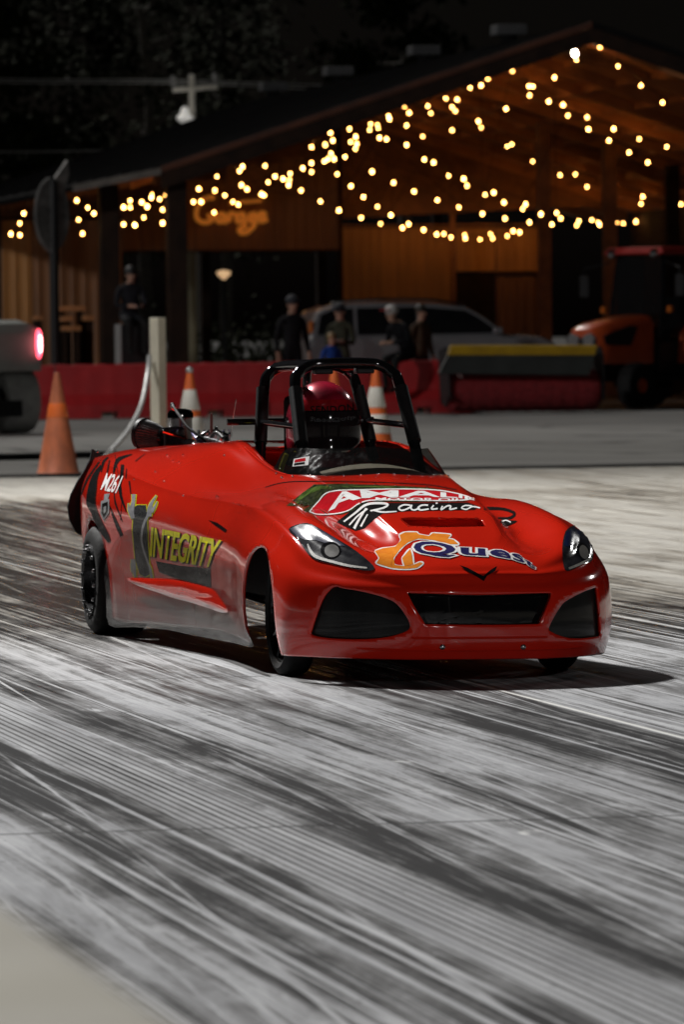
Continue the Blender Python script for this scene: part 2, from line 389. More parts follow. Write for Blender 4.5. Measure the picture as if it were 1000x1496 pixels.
# ------------------------------------------------------------------ race car: body shell
ROLLC = .0163
car = empty('race_car', CO, CY, 'small red roadster-bodied drag car with black roll cage and sponsor lettering', 'race car')
NET = [  # each column runs from the sill up and over to the spine: (a, b, c)
 [(0,-.795,.085),(0,-.815,.14),(0,-.82,.22),(0,-.815,.31),(0,-.785,.375),(0,-.735,.405),(0,-.70,.42),(0,-.67,.432),(0,-.64,.443)],
 [(.13,-.79,.085),(.13,-.81,.14),(.13,-.815,.22),(.13,-.81,.31),(.13,-.775,.375),(.125,-.72,.407),(.105,-.67,.43),(.055,-.63,.447),(0,-.60,.458)],
 [(.26,-.755,.084),(.265,-.775,.14),(.265,-.785,.22),(.26,-.78,.31),(.25,-.74,.375),(.24,-.67,.412),(.20,-.61,.442),(.10,-.57,.463),(0,-.55,.475)],
 [(.43,-.60,.082),(.44,-.63,.14),(.44,-.645,.22),(.43,-.645,.32),(.405,-.60,.39),(.365,-.53,.438),(.28,-.47,.468),(.14,-.43,.497),(0,-.42,.512)],
 [(.54,-.42,.08),(.557,-.44,.15),(.562,-.45,.23),(.548,-.455,.335),(.505,-.41,.43),(.43,-.37,.475),(.32,-.32,.495),(.16,-.28,.53),(0,-.27,.552)],
 [(.583,-.27,.078),(.598,-.28,.15),(.604,-.285,.24),(.594,-.285,.365),(.535,-.25,.485),(.45,-.22,.515),(.34,-.18,.525),(.17,-.14,.565),(0,-.13,.588)],
 [(.588,0,.09),(.603,0,.17),(.61,0,.28),(.60,0,.42),(.535,0,.532),(.45,.02,.55),(.345,.03,.558),(.18,.04,.598),(0,.05,.618)],
 [(.578,.33,.095),(.592,.33,.18),(.598,.33,.28),(.588,.33,.43),(.52,.33,.562),(.44,.34,.578),(.35,.34,.588),(.2,.33,.632),(0,.32,.652)],
 [(.556,.66,.10),(.566,.66,.19),(.568,.66,.30),(.56,.66,.45),(.50,.66,.572),(.43,.65,.592),(.37,.64,.62),(.25,.60,.675),(0,.57,.694)],
 [(.535,1.1,.10),(.54,1.1,.2),(.538,1.1,.32),(.535,1.1,.46),(.49,1.1,.578),(.43,1.1,.602),(.37,1.08,.65),(.31,1.02,.70),(0,1.0,.70)],
 [(.545,1.55,.09),(.548,1.55,.2),(.548,1.55,.33),(.552,1.55,.48),(.51,1.55,.585),(.45,1.56,.645),(.38,1.6,.755),(.31,1.62,.788),(0,1.6,.79)],
 [(.572,2.1,.075),(.577,2.1,.2),(.58,2.1,.34),(.588,2.1,.50),(.548,2.1,.612),(.47,2.1,.695),(.38,2.1,.772),(.23,2.1,.79),(0,2.1,.792)],
 [(.60,2.7,.06),(.605,2.7,.2),(.613,2.7,.36),(.62,2.7,.525),(.568,2.7,.655),(.475,2.7,.722),(.37,2.7,.758),(.2,2.7,.772),(0,2.7,.777)],
 [(.61,3.1,.10),(.616,3.1,.22),(.626,3.1,.38),(.63,3.1,.545),(.565,3.1,.683),(.475,3.1,.732),(.36,3.1,.75),(.2,3.1,.758),(0,3.1,.76)],
 [(.59,3.42,.24),(.60,3.42,.31),(.61,3.42,.43),(.605,3.42,.565),(.545,3.42,.69),(.455,3.42,.725),(.34,3.42,.735),(.18,3.42,.74),(0,3.42,.742)],
 [(.55,3.64,.31),(.56,3.65,.37),(.565,3.66,.46),(.56,3.66,.58),(.51,3.64,.695),(.42,3.62,.718),(.31,3.61,.726),(.16,3.6,.73),(0,3.6,.732)],
]
def cr1(p0, p1, p2, p3, t): return .5 * ((2 * p1) + (p2 - p0) * t + (2 * p0 - 5 * p1 + 4 * p2 - p3) * t * t + (3 * p1 - p0 - 3 * p2 + p3) * t ** 3)
def dense(net, nc, nr):
    cols = [crom(c, nr) for c in net]
    rows = []
    for k in range(len(cols[0])): rows.append(crom([c[k] for c in cols], nc))
    return rows                                        # rows[k][j]
for ci, c_ in enumerate(NET):
    sharp = .42 if ci < 5 else (.30 if ci < 8 else .11)
    c_ = [Vector(p) for p in c_]
    if 3 <= ci <= 8:                                        # wing peak beside a shallow valley
        k5 = {3: .5, 8: .4}.get(ci, 1.0)
        c_[5] = c_[5] + Vector((-.015 * k5, 0, .024 * k5)); c_[6] = Vector((c_[6].x * (1 - .12 * k5), c_[6].y, c_[6].z - .012 * k5))
    if 3 <= ci <= 7:                                        # raised centre panel of the hood
        c_[7] = Vector((c_[7].x * 1.18, c_[7].y, c_[8].z - .014)); c_[6] = c_[6] - Vector((0, 0, .012 if ci < 7 else .006))
    NET[ci] = c_[:4] + [c_[4].lerp(c_[3], sharp), c_[4], c_[4].lerp(c_[5], sharp)] + c_[5:7] + [c_[7].lerp(c_[6], .25), c_[7], c_[7].lerp(c_[8], .3), c_[8]]
half = dense(NET, 14, 7)
def shell_half(sgn):
    v = []; f = []
    R, C = len(half), len(half[0])
    for r in half:
        for p in r: v.append((sgn * p.x, p.y, p.z - ROLLC * sgn * p.x))
    for i in range(R - 1):
        for j in range(C - 1):
            q = (i * C + j, i * C + j + 1, (i + 1) * C + j + 1, (i + 1) * C + j)
            f.append(q if sgn < 0 else q[::-1])
    return v, f
bmB = bmesh.new()
for sgn in (-1, 1):
    v, f = shell_half(sgn); vs = [bmB.verts.new(p) for p in v]
    for q in f: bmB.faces.new([vs[i] for i in q])
bmesh.ops.remove_doubles(bmB, verts=bmB.verts, dist=.0006)
bmesh.ops.recalc_face_normals(bmB, faces=bmB.faces)
bmB.normal_update()
if sum(f.normal.z for f in bmB.faces) < 0: bmesh.ops.reverse_faces(bmB, faces=bmB.faces); bmB.normal_update()
BVH = BVHTree.FromBMesh(bmB)
def on_body(x, y, off=.002):
    """where the sight line through a photo pixel meets the shell, lifted off it"""
    o, d = car_ray(x, y)
    loc, n, i, dist = BVH.ray_cast(o, d)
    if loc is None: return None
    if n.dot(d) > 0: n = -n
    return loc + n * off

def inside(poly, x, y):
    r = False; n = len(poly)
    for i in range(n):
        (x1, y1), (x2, y2) = poly[i], poly[(i + 1) % n]
        if (y1 > y) != (y2 > y) and x < (x2 - x1) * (y - y1) / (y2 - y1) + x1: r = not r
    return r
def nearest(poly, x, y):
    best = None
    for i in range(len(poly)):
        (x1, y1), (x2, y2) = poly[i], poly[(i + 1) % len(poly)]
        dx, dy = x2 - x1, y2 - y1; t = max(0, min(1, ((x - x1) * dx + (y - y1) * dy) / (dx * dx + dy * dy + 1e-12)))
        q = (x1 + t * dx, y1 + t * dy); d = (q[0] - x) ** 2 + (q[1] - y) ** 2
        if best is None or d < best[0]: best = (d, q)
    return best[1]
def smooth_poly(poly, n=5):
    P = [Vector((x, y, 0)) for x, y in poly]; N = len(P); out = []
    for i in range(N):
        for k in range(n):
            q = cr1(P[i - 1], P[i], P[(i + 1) % N], P[(i + 2) % N], k / n); out.append((q.x, q.y))
    return out
def cut_pixels(bm, poly, cond):
    """open the shell inside a photo-pixel outline and settle the rim on it"""
    dead = []
    for f in bm.faces:
        c = f.calc_center_median()
        if cond(c) and f.normal.dot(c - to_car(EYEP)) < 0:
            x, y = proj(car_w(*c))
            if inside(poly, x, y): dead.append(f)
    vs = {v for f in dead for v in f.verts}
    bmesh.ops.delete(bm, geom=dead, context='FACES')
    for v in vs:
        if v.is_valid and v.link_faces:
            x, y = proj(car_w(*v.co)); q = nearest(poly, x, y); p = on_body(q[0], q[1], 0)
            if p is not None and (p - v.co).length < .06: v.co = p
def cut_side(bm, shape, amin):
    """open both flanks inside an outline given in (b, c)"""
    dead = []
    for f in bm.faces:
        c = f.calc_center_median()
        if abs(c.x) > amin and inside(shape, c.y, c.z): dead.append(f)
    vs = {v for f in dead for v in f.verts}
    bmesh.ops.delete(bm, geom=dead, context='FACES')
    for v in vs:
        if v.is_valid and v.link_faces:
            q = nearest(shape, v.co.y, v.co.z)
            if (Vector(q) - Vector((v.co.y, v.co.z))).length < .05:
                s = 1 if v.co.x > 0 else -1
                h = BVH.ray_cast(Vector((s * 2, q[0], q[1])), Vector((-s, 0, 0)))
                v.co = h[0] if h[0] is not None and abs(h[0].x - v.co.x) < .08 else Vector((v.co.x, q[0], q[1]))

GRILLE = [(597,869),(604,866),(700,869),(798,866),(806,869),(803,880),(790,908),(782,912),(700,913),(628,912),(620,909)]
FOG_L = [(487,857),(500,859),(534,865),(570,876),(586,889),(600,914),(588,925),(552,933),(500,934),(458,929),(456,918),(471,876)]
FOG_R = [(868,859),(874,866),(878,922),(875,930),(836,933),(806,923),(804,914),(818,889),(831,876)]
VENT = [(585,757),(640,757),(697,757),(705,760),(710,769),(640,770),(600,768)]
def arch(cb, cc, r, low, n=40, flat=1.0):
    return [(cb - r, low)] + [(cb + r * math.cos(PI - PI * k / n), cc + r * flat * math.sin(PI * k / n)) for k in range(n + 1)] + [(cb + r, low)]
bmC = bmB.copy()
for poly in (GRILLE, FOG_L, FOG_R): cut_pixels(bmC, smooth_poly(poly, 3), lambda c: c.y < -.2 and c.z < .4)
cut_pixels(bmC, VENT, lambda c: abs(c.x) < .4 and -.6 < c.y < .2)
cut_side(bmC, arch(0, .20, .272, -.1, flat=.94), .4)
cut_side(bmC, arch(3.08, .20, .275, -.1, flat=.96), .42)
# cockpit well and engine bay
COCK = [(-.30, .84), (-.22, .70), (-.12, .615), (0, .585), (.12, .615), (.22, .70), (.30, .84), (.31, 1.2), (.285, 1.7), (.27, 1.95), (.1, 2.02), (-.1, 2.02), (-.27, 1.95), (-.285, 1.7), (-.31, 1.2)]
BAY = [(-.31, 2.62), (.24, 2.62), (.26, 3.0), (.2, 3.3), (-.24, 3.3), (-.33, 3.12)]
for hole in (COCK, BAY):
    dead = [f for f in bmC.faces if f.calc_center_median().z > .5 and inside(hole, f.calc_center_median().x, f.calc_center_median().y)]
    vs = {v for f in dead for v in f.verts}
    bmesh.ops.delete(bmC, geom=dead, context='FACES')
    for v in vs:
        if v.is_valid and v.link_faces:
            q = nearest(hole, v.co.x, v.co.y)
            h = BVH.ray_cast(Vector((q[0], q[1], 2)), Vector((0, 0, -1)))
            if h[0] is not None: v.co = h[0]
for v in [v for v in bmC.verts if not v.link_faces]: bmC.verts.remove(v)
me = bpy.data.meshes.new('body_shell'); bmC.to_mesh(me); me.materials.append(M['red'])
me.polygons.foreach_set('use_smooth', [True] * len(me.polygons))
body = bpy.data.objects.new('body_shell', me); COL.objects.link(body); body.parent = car
md = body.modifiers.new('shell', 'SOLIDIFY'); md.thickness = .007; md.offset = -1

# ---- recessed dark panels behind the openings
M['grille'] = mat('grille_plastic', (.003, .003, .004), (.006, .006, .006), 18, .3, coat=.8, rvar=.06, spec=0)
M['fog'] = mat('dusty_fog_panel', (.006, .006, .006), (.014, .014, .0135), 7, .5, spec=.1, coat=.25)
# splitter lip with steps and screws
b = MB()
for dz, off, aw in ((.118, .004, .40), (.160, .003, .24)):
    pts = []
    for x in range(470, 850, 12):
        p = on_body(x, 0, 0)
    for i in range(25):
        a = -aw + 2 * aw * i / 24
        h = BVH.ray_cast(Vector((a, -2, dz - ROLLC * a)), Vector((0, 1, 0)))
        if h[0] is not None: pts.append(h[0] - Vector((0, .0005, 0)))
    if len(pts) > 3: b.tube(pts, .0045, 6)
b.build('bumper_ridge', M['red'], car, smooth=True)
for x, y in ((647, 945), (765, 945)):
    p = on_body(x, y, .001)
    if p is not None: MB().lathe([(.0095, 0), (.0095, -.003), (.006, -.006), (.0001, -.007)], 12, 'y', p).build('bumper_screw', M['alu'], car, smooth=True)

# ---- decals: photo outlines carried onto the shell
def decal_mesh(name, tris_v, tris_f, m, off=.0015, parent=None, L=5.0, caster=None):
    bm = bmesh.new(); vs = [bm.verts.new((x, y, 0)) for x, y in tris_v]
    for f in tris_f:
        try: bm.faces.new([vs[i] for i in f])
        except ValueError: pass
    bm.normal_update(); bmesh.ops.triangulate(bm, faces=bm.faces, ngon_method='EAR_CLIP')
    for _ in range(6):
        e = [e for e in bm.edges if e.calc_length() > L]
        if not e: break
        bmesh.ops.subdivide_edges(bm, edges=e, cuts=1)
        bmesh.ops.triangulate(bm, faces=bm.faces)
    bad = []
    for v in bm.verts:
        p = (caster or on_body)(v.co.x, v.co.y, off)
        if p is None: bad.append(v)
        else: v.co = p
    bmesh.ops.delete(bm, geom=bad, context='VERTS')
    longf = [f for f in bm.faces if max(e.calc_length() for e in f.edges) > .25]
    bmesh.ops.delete(bm, geom=longf, context='FACES')
    ref = to_car(EYEP)
    for f in bm.faces:
        f.normal_update()
        if f.normal.dot(ref - f.calc_center_median()) < 0: f.normal_flip()
    me = bpy.data.meshes.new(name); bm.to_mesh(me); bm.free(); me.materials.append(m)
    me.polygons.foreach_set('use_smooth', [True] * len(me.polygons))
    o = bpy.data.objects.new(name, me); COL.objects.link(o); o.parent = parent or car
    return o
def poly_decal(name, polys, m, off=.0015, parent=None, smooth=0):
    V = []; F = []
    for p in polys:
        if smooth: p = smooth_poly(p, smooth)
        F.append(tuple(range(len(V), len(V) + len(p)))); V += p
    return decal_mesh(name, V, F, m, off, parent)
def ribbon(pts, w, n=6):
    """stroke through pixel points; w a width or list of widths"""
    ws = w if isinstance(w, (list, tuple)) else [w] * len(pts)
    P, W = crom([Vector((x, y, 0)) for x, y in pts], n, list(ws))
    L = []; R = []
    for i, p in enumerate(P):
        t = (P[min(i + 1, len(P) - 1)] - P[max(i - 1, 0)]); t = t.normalized() if t.length > 1e-6 else Vector((1, 0, 0))
        nrm = Vector((-t.y, t.x, 0)) * W[i] / 2
        L.append((p.x + nrm.x, p.y + nrm.y)); R.append((p.x - nrm.x, p.y - nrm.y))
    V = L + R; k = len(L)
    return V, [(i, i + 1, k + i + 1, k + i) for i in range(k - 1)]
def strokes_decal(name, strokes, m, off=.0015, parent=None, extra=0):
    V = []; F = []
    for pts, w in strokes:
        w2 = [x + extra for x in w] if isinstance(w, (list, tuple)) else w + extra
        v, f = ribbon(pts, w2); o = len(V); V += v; F += [tuple(i + o for i in q) for q in f]
    return decal_mesh(name, V, F, m, off, parent)
def text_mesh(txt, bold=0, shear=0, spacing=1.0):
    cu = bpy.data.curves.new('lettering', 'FONT'); cu.body = txt; cu.size = 1; cu.offset = bold; cu.shear = shear; cu.space_character = spacing
    cu.resolution_u = 3
    o = bpy.data.objects.new('lettering', cu); COL.objects.link(o)
    me = bpy.data.meshes.new_from_object(o.evaluated_get(bpy.context.evaluated_depsgraph_get()))
    V = [(v.co.x, v.co.y) for v in me.vertices]; F = [tuple(p.vertices) for p in me.polygons]
    bpy.data.objects.remove(o); bpy.data.curves.remove(cu); bpy.data.meshes.remove(me)
    return V, F
def warp(V, quad, box=None):
    """lettering bounding box -> four-sided (or curved) pixel patch: quad = top row points, bottom row points"""
    x0, x1 = min(v[0] for v in V), max(v[0] for v in V); y0, y1 = min(v[1] for v in V), max(v[1] for v in V)
    if box: x0, x1, y0, y1 = box
    top, bot = quad
    def along(row, t):
        t = max(0, min(.9999, t)) * (len(row) - 1); i = int(t); f = t - i
        return (row[i][0] * (1 - f) + row[i + 1][0] * f, row[i][1] * (1 - f) + row[i + 1][1] * f)
    out = []
    for x, y in V:
        s, t = (x - x0) / (x1 - x0), (y - y0) / (y1 - y0)
        s2 = s; p, q = along(top, s2), along(bot, s2)
        out.append((q[0] + (p[0] - q[0]) * t, q[1] + (p[1] - q[1]) * t))
    return out
def bounds(V): return min(v[0] for v in V), max(v[0] for v in V), min(v[1] for v in V), max(v[1] for v in V)
def text_decal(name, txt, quad, m, off=.002, bold=0, shear=0, spacing=1.0, outline=None, om=None, caster=None, parent=None):
    V, F = text_mesh(txt, bold, shear, spacing); bx = bounds(V)
    if outline:
        V2, F2 = text_mesh(txt, bold + outline, shear, spacing)
        decal_mesh(name, warp(V2, quad, bx), F2, om, off - .0007, parent, caster=caster)
    return decal_mesh(name, warp(V, quad, bx), F, m, off, parent, caster=caster)

def recess(name, poly, shift, m, grow=1.05):
    """panel set back behind an opening, with the return wall of its rim"""
    cx = sum(p[0] for p in poly) / len(poly); cy = sum(p[1] for p in poly) / len(poly)
    sp_ = smooth_poly(poly, 3); shift = Vector(shift)
    def back(x, y, off=0):
        p = on_body(x, y, 0)
        return None if p is None else p + shift
    o = decal_mesh(name, [(cx + (x - cx) * grow, cy + (y - cy) * grow) for x, y in sp_], [tuple(range(len(sp_)))], m, 0, caster=back, L=8)
    ring = [on_body(x, y, 0) for x, y in sp_]; ring = [p for p in ring if p is not None]; n = len(ring)
    b = MB(); b.add(ring + [p + shift * 1.02 for p in ring], [(i, (i + 1) % n, n + (i + 1) % n, n + i) for i in range(n)])
    b.build('opening_rim', M['red'], car, smooth=True, angle=60)
    return o
recess('grille_panel', GRILLE, (0, .035, 0), M['grille'])
recess('fog_light_panel', FOG_L, (.006, .014, 0), M['fog']); recess('fog_light_panel', FOG_R, (-.006, .014, 0), M['fog'])
recess('hood_vent', VENT, (0, .03, -.03), mat('vent_black', (.003, .003, .003), (.005, .005, .005), 30, .8, spec=0))

def lin(row, t):
    t = t * (len(row) - 1); i = max(0, min(len(row) - 2, int(math.floor(t)))); f = t - i
    return (row[i][0] * (1 - f) + row[i + 1][0] * f, row[i][1] * (1 - f) + row[i + 1][1] * f)
def warp(V, quad, box=None):
    x0, x1, y0, y1 = box or bounds(V); top, bot = quad; out = []
    for x, y in V:
        s, t = (x - x0) / (x1 - x0), (y - y0) / (y1 - y0)
        p, q = lin(top, s), lin(bot, s); out.append((q[0] + (p[0] - q[0]) * t, q[1] + (p[1] - q[1]) * t))
    return out
def crop(x0, y0, k): return lambda pts: [(x / k + x0, y / k + y0) for x, y in pts]

# ---- wheels
def front_wheel(a, sgn):
    R, W = .213, .105
    t = MB().lathe([(.168, -W/2 + .008), (.185, -W/2), (.2, -W/2 + .004), (.21, -W/2 + .016), (R, -W/2 + .03), (R, W/2 - .03), (.21, W/2 - .016), (.2, W/2 - .004), (.185, W/2), (.168, W/2 - .008), (.16, 0), (.168, -W/2 + .008)], 44, 'x', cap=False)
    w = t.build('front_wheel', M['rubber'], car, smooth=True, loc=(a, 0, R - .002))
    r = MB().lathe([(.160, -.036), (.172, -.04), (.174, -.034), (.158, -.01), (.158, .01), (.174, .034), (.172, .04), (.160, .036), (.15, 0), (.160, -.036)], 40, 'x', cap=False)
    r.build('rim', M['rim'], w, smooth=True)
    MB().lathe([(.171, 0), (.1735, .001), (.1735, .004), (.170, .005)], 44, 'x', (sgn * .04 - .002, 0, 0), cap=False).build('rim_edge', M['alu'], w, smooth=True)
    for k in range(10):
        an = 2 * PI * k / 10
        MB().tube([(sgn * .02, .03 * math.cos(an), .03 * math.sin(an)), (sgn * .03, .16 * math.cos(an + .12), .16 * math.sin(an + .12))], [.009, .006], 6).build('spoke', M['rim'], w, smooth=True)
    MB().lathe([(.0001, sgn * .05), (.02, sgn * .05), (.034, sgn * .04), (.036, sgn * .0), (.034, -sgn * .05), (.0001, -sgn * .055)], 18, 'x').build('hub', M['alu'], w, smooth=True)
    return w
front_wheel(-.488, -1); front_wheel(.488, 1)
def rear_wheel(a, sgn):
    R, W = .222, .23
    t = MB().lathe([(.135, sgn * (-W/2 + .01)), (.16, -sgn * W/2), (.195, sgn * (-W/2 + .004)), (.215, sgn * (-W/2 + .022)), (R, sgn * (-W/2 + .05)), (R + .001, 0), (R, sgn * (W/2 - .05)), (.216, sgn * (W/2 - .022)), (.197, sgn * (W/2 - .004)), (.165, sgn * W/2), (.135, sgn * (W/2 - .012)), (.13, 0), (.135, sgn * (-W/2 + .01))], 52, 'x', cap=False)
    w = t.build('rear_wheel', M['rubber'], car, smooth=True, loc=(a, 3.08, R - .003))
    MB().lathe([(.13, sgn * (W/2 - .035)), (.148, sgn * (W/2 - .008)), (.146, sgn * (W/2 + .004)), (.125, sgn * (W/2 - .002)), (.115, sgn * .05), (.07, sgn * .03), (.05, sgn * .035), (.048, sgn * .07), (.0001, sgn * .075)], 36, 'x', cap=False).build('rim', M['rim'], w, smooth=True)
    for k in range(14):
        an = 2 * PI * (k + .3) / 14
        MB().lathe([(.0075, 0), (.0075, sgn * .008), (.0001, sgn * .011)], 8, 'x', (sgn * (W/2 + .002), .136 * math.cos(an), .136 * math.sin(an))).build('rim_bolt', M['alu'], w, smooth=True)
    for k in range(5):
        an = 2 * PI * k / 5
        MB().lathe([(.011, 0), (.011, sgn * .016), (.0001, sgn * .018)], 8, 'x', (sgn * .034, .058 * math.cos(an), .058 * math.sin(an))).build('wheel_nut', M['chrome'], w, smooth=True)
    return w
rear_wheel(-.53, -1); rear_wheel(.53, 1)

# ---- chassis seen through the arches and under the sill
b = MB()
for s in (-1, 1):
    b.tube([(s * .2, -.55, .2), (s * .24, .3, .2), (s * .26, 1.6, .2), (s * .24, 3.3, .24)], .019, 8)
    b.tube([(s * .22, -.3, .40), (s * .28, .6, .52), (s * .3, 1.1, .6)], .016, 8)
    b.tube([(s * .22, .55, .16), (s * .22, .2, .4), (s * .22, -.3, .16)], .013, 8)
b.build('chassis_rail', M['black_gloss'], car, smooth=True)
MB().tube([(-.46, 0, .205), (.46, 0, .205)], .018, 10).build('front_axle', M['black_gloss'], car, smooth=True)
for s in (-1, 1):
    MB().tube([(s * .43, .03, .25), (s * .25, .42, .34)], .012, 8).build('radius_rod', M['alu'], car, smooth=True)
    MB().tube([(s * .44, .02, .15), (s * .24, .5, .16)], .012, 8).build('radius_rod', M['black_gloss'], car, smooth=True)
    MB().tube([(s * .42, .07, .30), (s * .1, .12, .33)], .009, 8).build('tie_rod', M['alu'], car, smooth=True)
    MB().tube([(s * .36, .04, .22), (s * .3, .1, .46)], [.024, .018], 10).build('shock_absorber', mat('spring_red', (.45, .02, .015), None, 30, .35), car, smooth=True)
b = MB(); b.box(-.27, .27, -.3, 2.6, .205, .215); b.build('floor_pan', M['black_satin'], car)
MB().tube([(-.5, 3.08, .22), (.5, 3.08, .22)], .024, 10).build('rear_axle', M['steel'], car, smooth=True)
b = MB(); b.box(-.33, .33, .50, .512, .22, .56); b.build('firewall', M['black_satin'], car)
b = MB(); b.box(-.42, .42, 2.56, 2.572, .30, .66); b.build('engine_bulkhead', M['black_satin'], car)
for s in (-1, 1):
    b = MB(); b.box(s * .34 - .004, s * .34 + .004, 2.76, 3.45, .26, .62); b.build('inner_wing', M['black_satin'], car)
# cockpit tub
tub = [(-.30, .86), (-.2, .70), (0, .60), (.2, .70), (.30, .86), (.3, 1.7), (.26, 1.93), (-.26, 1.93), (-.3, 1.7)]
b = MB(); n = len(tub)
b.add([(x, y, .66) for x, y in tub] + [(x * .95, y, .22) for x, y in tub], [(i, (i + 1) % n, n + (i + 1) % n, n + i) for i in range(n)] + [tuple(range(n, 2 * n))])
b.build('cockpit_tub', M['black_satin'], car)
M['cream'] = mat('cream_padding', (.62, .57, .44), (.5, .46, .36), 6, .7, bump=.1)
b = MB(); pts = [(-.20 + .40 * i / 10, .66 + .05 * ((i - 5) / 5) ** 2, .685 + .028 * (1 - ((i - 5) / 5) ** 2)) for i in range(11)]
b.add([(p[0], p[1], p[2] - .05) for p in pts] + pts + [(p[0] * .9, p[1] + .16, p[2] + .012) for p in pts], [(i, i + 1, 12 + i, 11 + i) for i in range(10)] + [(11 + i, 12 + i, 23 + i, 22 + i) for i in range(10)])
b.build('dashboard', M['cream'], car, smooth=True)

# ---- smoked windscreen
def smoke_mat():
    s = NT('smoked_screen'); co = s.coord()
    s.set(Base_Color=(.012, .012, .012), Roughness=.09, Coat_Weight=.5)
    tr = s.n('ShaderNodeBsdfTransparent'); tr.inputs[0].default_value = (.30, .29, .27, 1)
    mx = s.n('ShaderNodeMixShader')
    smear = s.smooth(s.noise(s.mapped(co, (14, 14, 4)), 1, 5, .7), .45, .75)
    s.lk(s.math('SUBTRACT', .55, s.math('MULTIPLY', smear, .12)), mx.inputs[0]); s.lk(s.b.outputs[0], mx.inputs[1]); s.lk(tr.outputs[0], mx.inputs[2])
    s.set(Roughness=s.math('ADD', .06, s.math('MULTIPLY', smear, .25)))
    s.lk(mx.outputs[0], s.out.inputs[0]); return s.m
M['smoke'] = smoke_mat()
base = crom([Vector(p) for p in [(-.318, 1.02, 0), (-.305, .86, 0), (-.225, .69, 0), (-.12, .60, 0), (0, .568, 0), (.12, .60, 0), (.225, .69, 0), (.305, .86, 0), (.318, 1.02, 0)]], 8)
rows = [[], [], [], []]
for i, p in enumerate(base):
    h = BVH.ray_cast(Vector((p.x, p.y, 2)), Vector((0, 0, -1)))[0]; z = h.z if h else .7
    t = i / (len(base) - 1); e = min(1, min(t, 1 - t) * 7.5); e = e * e * (3 - 2 * e)
    hgt = .012 + .088 * e
    for k in range(4):
        q = k / 3
        rows[k].append((p.x * (1 - .10 * q * e), p.y + .15 * q * e + .01 * q, z - .004 + hgt * q ** .92))
b = MB(); n = len(base)
b.add([v for r in rows for v in r], [(k * n + i, k * n + i + 1, (k + 1) * n + i + 1, (k + 1) * n + i) for k in range(3) for i in range(n - 1)])
ws = b.build('windscreen', M['smoke'], car, smooth=True, angle=80)
BVH_WS = BVHTree.FromPolygons([Vector(v.co) for v in ws.data.vertices], [tuple(p.vertices) for p in ws.data.polygons])
for i in range(2, n - 2, 4):
    p = Vector(rows[0][i]); h = BVH.find_nearest(p + Vector((0, -.015, -.004)))
    MB().ball(h[0] + h[1] * .001, .0048, 8, 5).build('screen_rivet', M['chrome'], ws, smooth=True)
def on_ws(x, y, off=.002):
    o, d = car_ray(x, y); loc, nn, i, dist = BVH_WS.ray_cast(o, d)
    if loc is None: return None
    return loc + (nn if nn.dot(d) < 0 else -nn) * off

# ---- roll cage
CR = .0215
def hoop(bt, bl, at, al, ct, cl):
    return [(-al, bl, cl), (-(at + .035), bt - .0 + (bl - bt) * .22, ct - .09), (-(at + .012), bt + (bl - bt) * .06, ct - .03), (-(at - .035), bt, ct - .002), (-at + .09, bt, ct + .004), (0, bt, ct + .006), (at - .09, bt, ct + .004), (at - .035, bt, ct - .002), (at + .012, bt + (bl - bt) * .06, ct - .03), (at + .035, bt + (bl - bt) * .22, ct - .09), (al, bl, cl)]
MB().tube(hoop(1.22, .92, .168, .222, 1.09, .68), CR, 12, 6).build('front_hoop', M['black_gloss'], car, smooth=True)
MB().tube(hoop(1.82, 1.70, .150, .225, 1.082, .72), CR, 12, 6).build('rear_hoop', M['black_gloss'], car, smooth=True)
for s in (-1, 1):
    MB().tube([(s * .14, 1.22, 1.088), (s * .135, 1.5, 1.087), (s * .13, 1.82, 1.080)], CR * .9, 10).build('roof_bar', M['black_gloss'], car, smooth=True)
    MB().tube([(s * .213, 1.06, .86), (s * .207, 1.74, .87)], CR * .55, 10).build('side_bar', M['black_gloss'], car, smooth=True)
    MB().tube([(s * .204, 1.15, 1.0), (s * .217, 1.0, .80)], CR * 1.22, 12).build('bar_padding', M['black_satin'], car, smooth=True)
    MB().tube([(s * .188, 1.8, 1.0), (s * .217, 1.72, .79)], CR * 1.2, 12).build('bar_padding', M['black_satin'], car, smooth=True)
MB().tube([(-.34, 1.76, .872), (.24, 1.76, .872)], CR * .6, 10).build('cross_bar', M['black_gloss'], car, smooth=True)
MB().tube([(.0, 1.82, 1.085), (.0, 1.86, 1.02), (.0, 1.84, .85)], CR * .8, 10, 4).build('headrest_bar', M['black_gloss'], car, smooth=True)
b = MB(); b.box(-.12, .12, 1.72, 1.76, .70, .97); b.build('headrest', M['black_satin'], car, bevel=.02)
for s in (-1, 1):
    b = MB(); b.box(s * .08 - .035, s * .08 + .035, 1.20, 1.26, 1.055, 1.075); b.build('cage_bracket', M['black_satin'], car, bevel=.006)

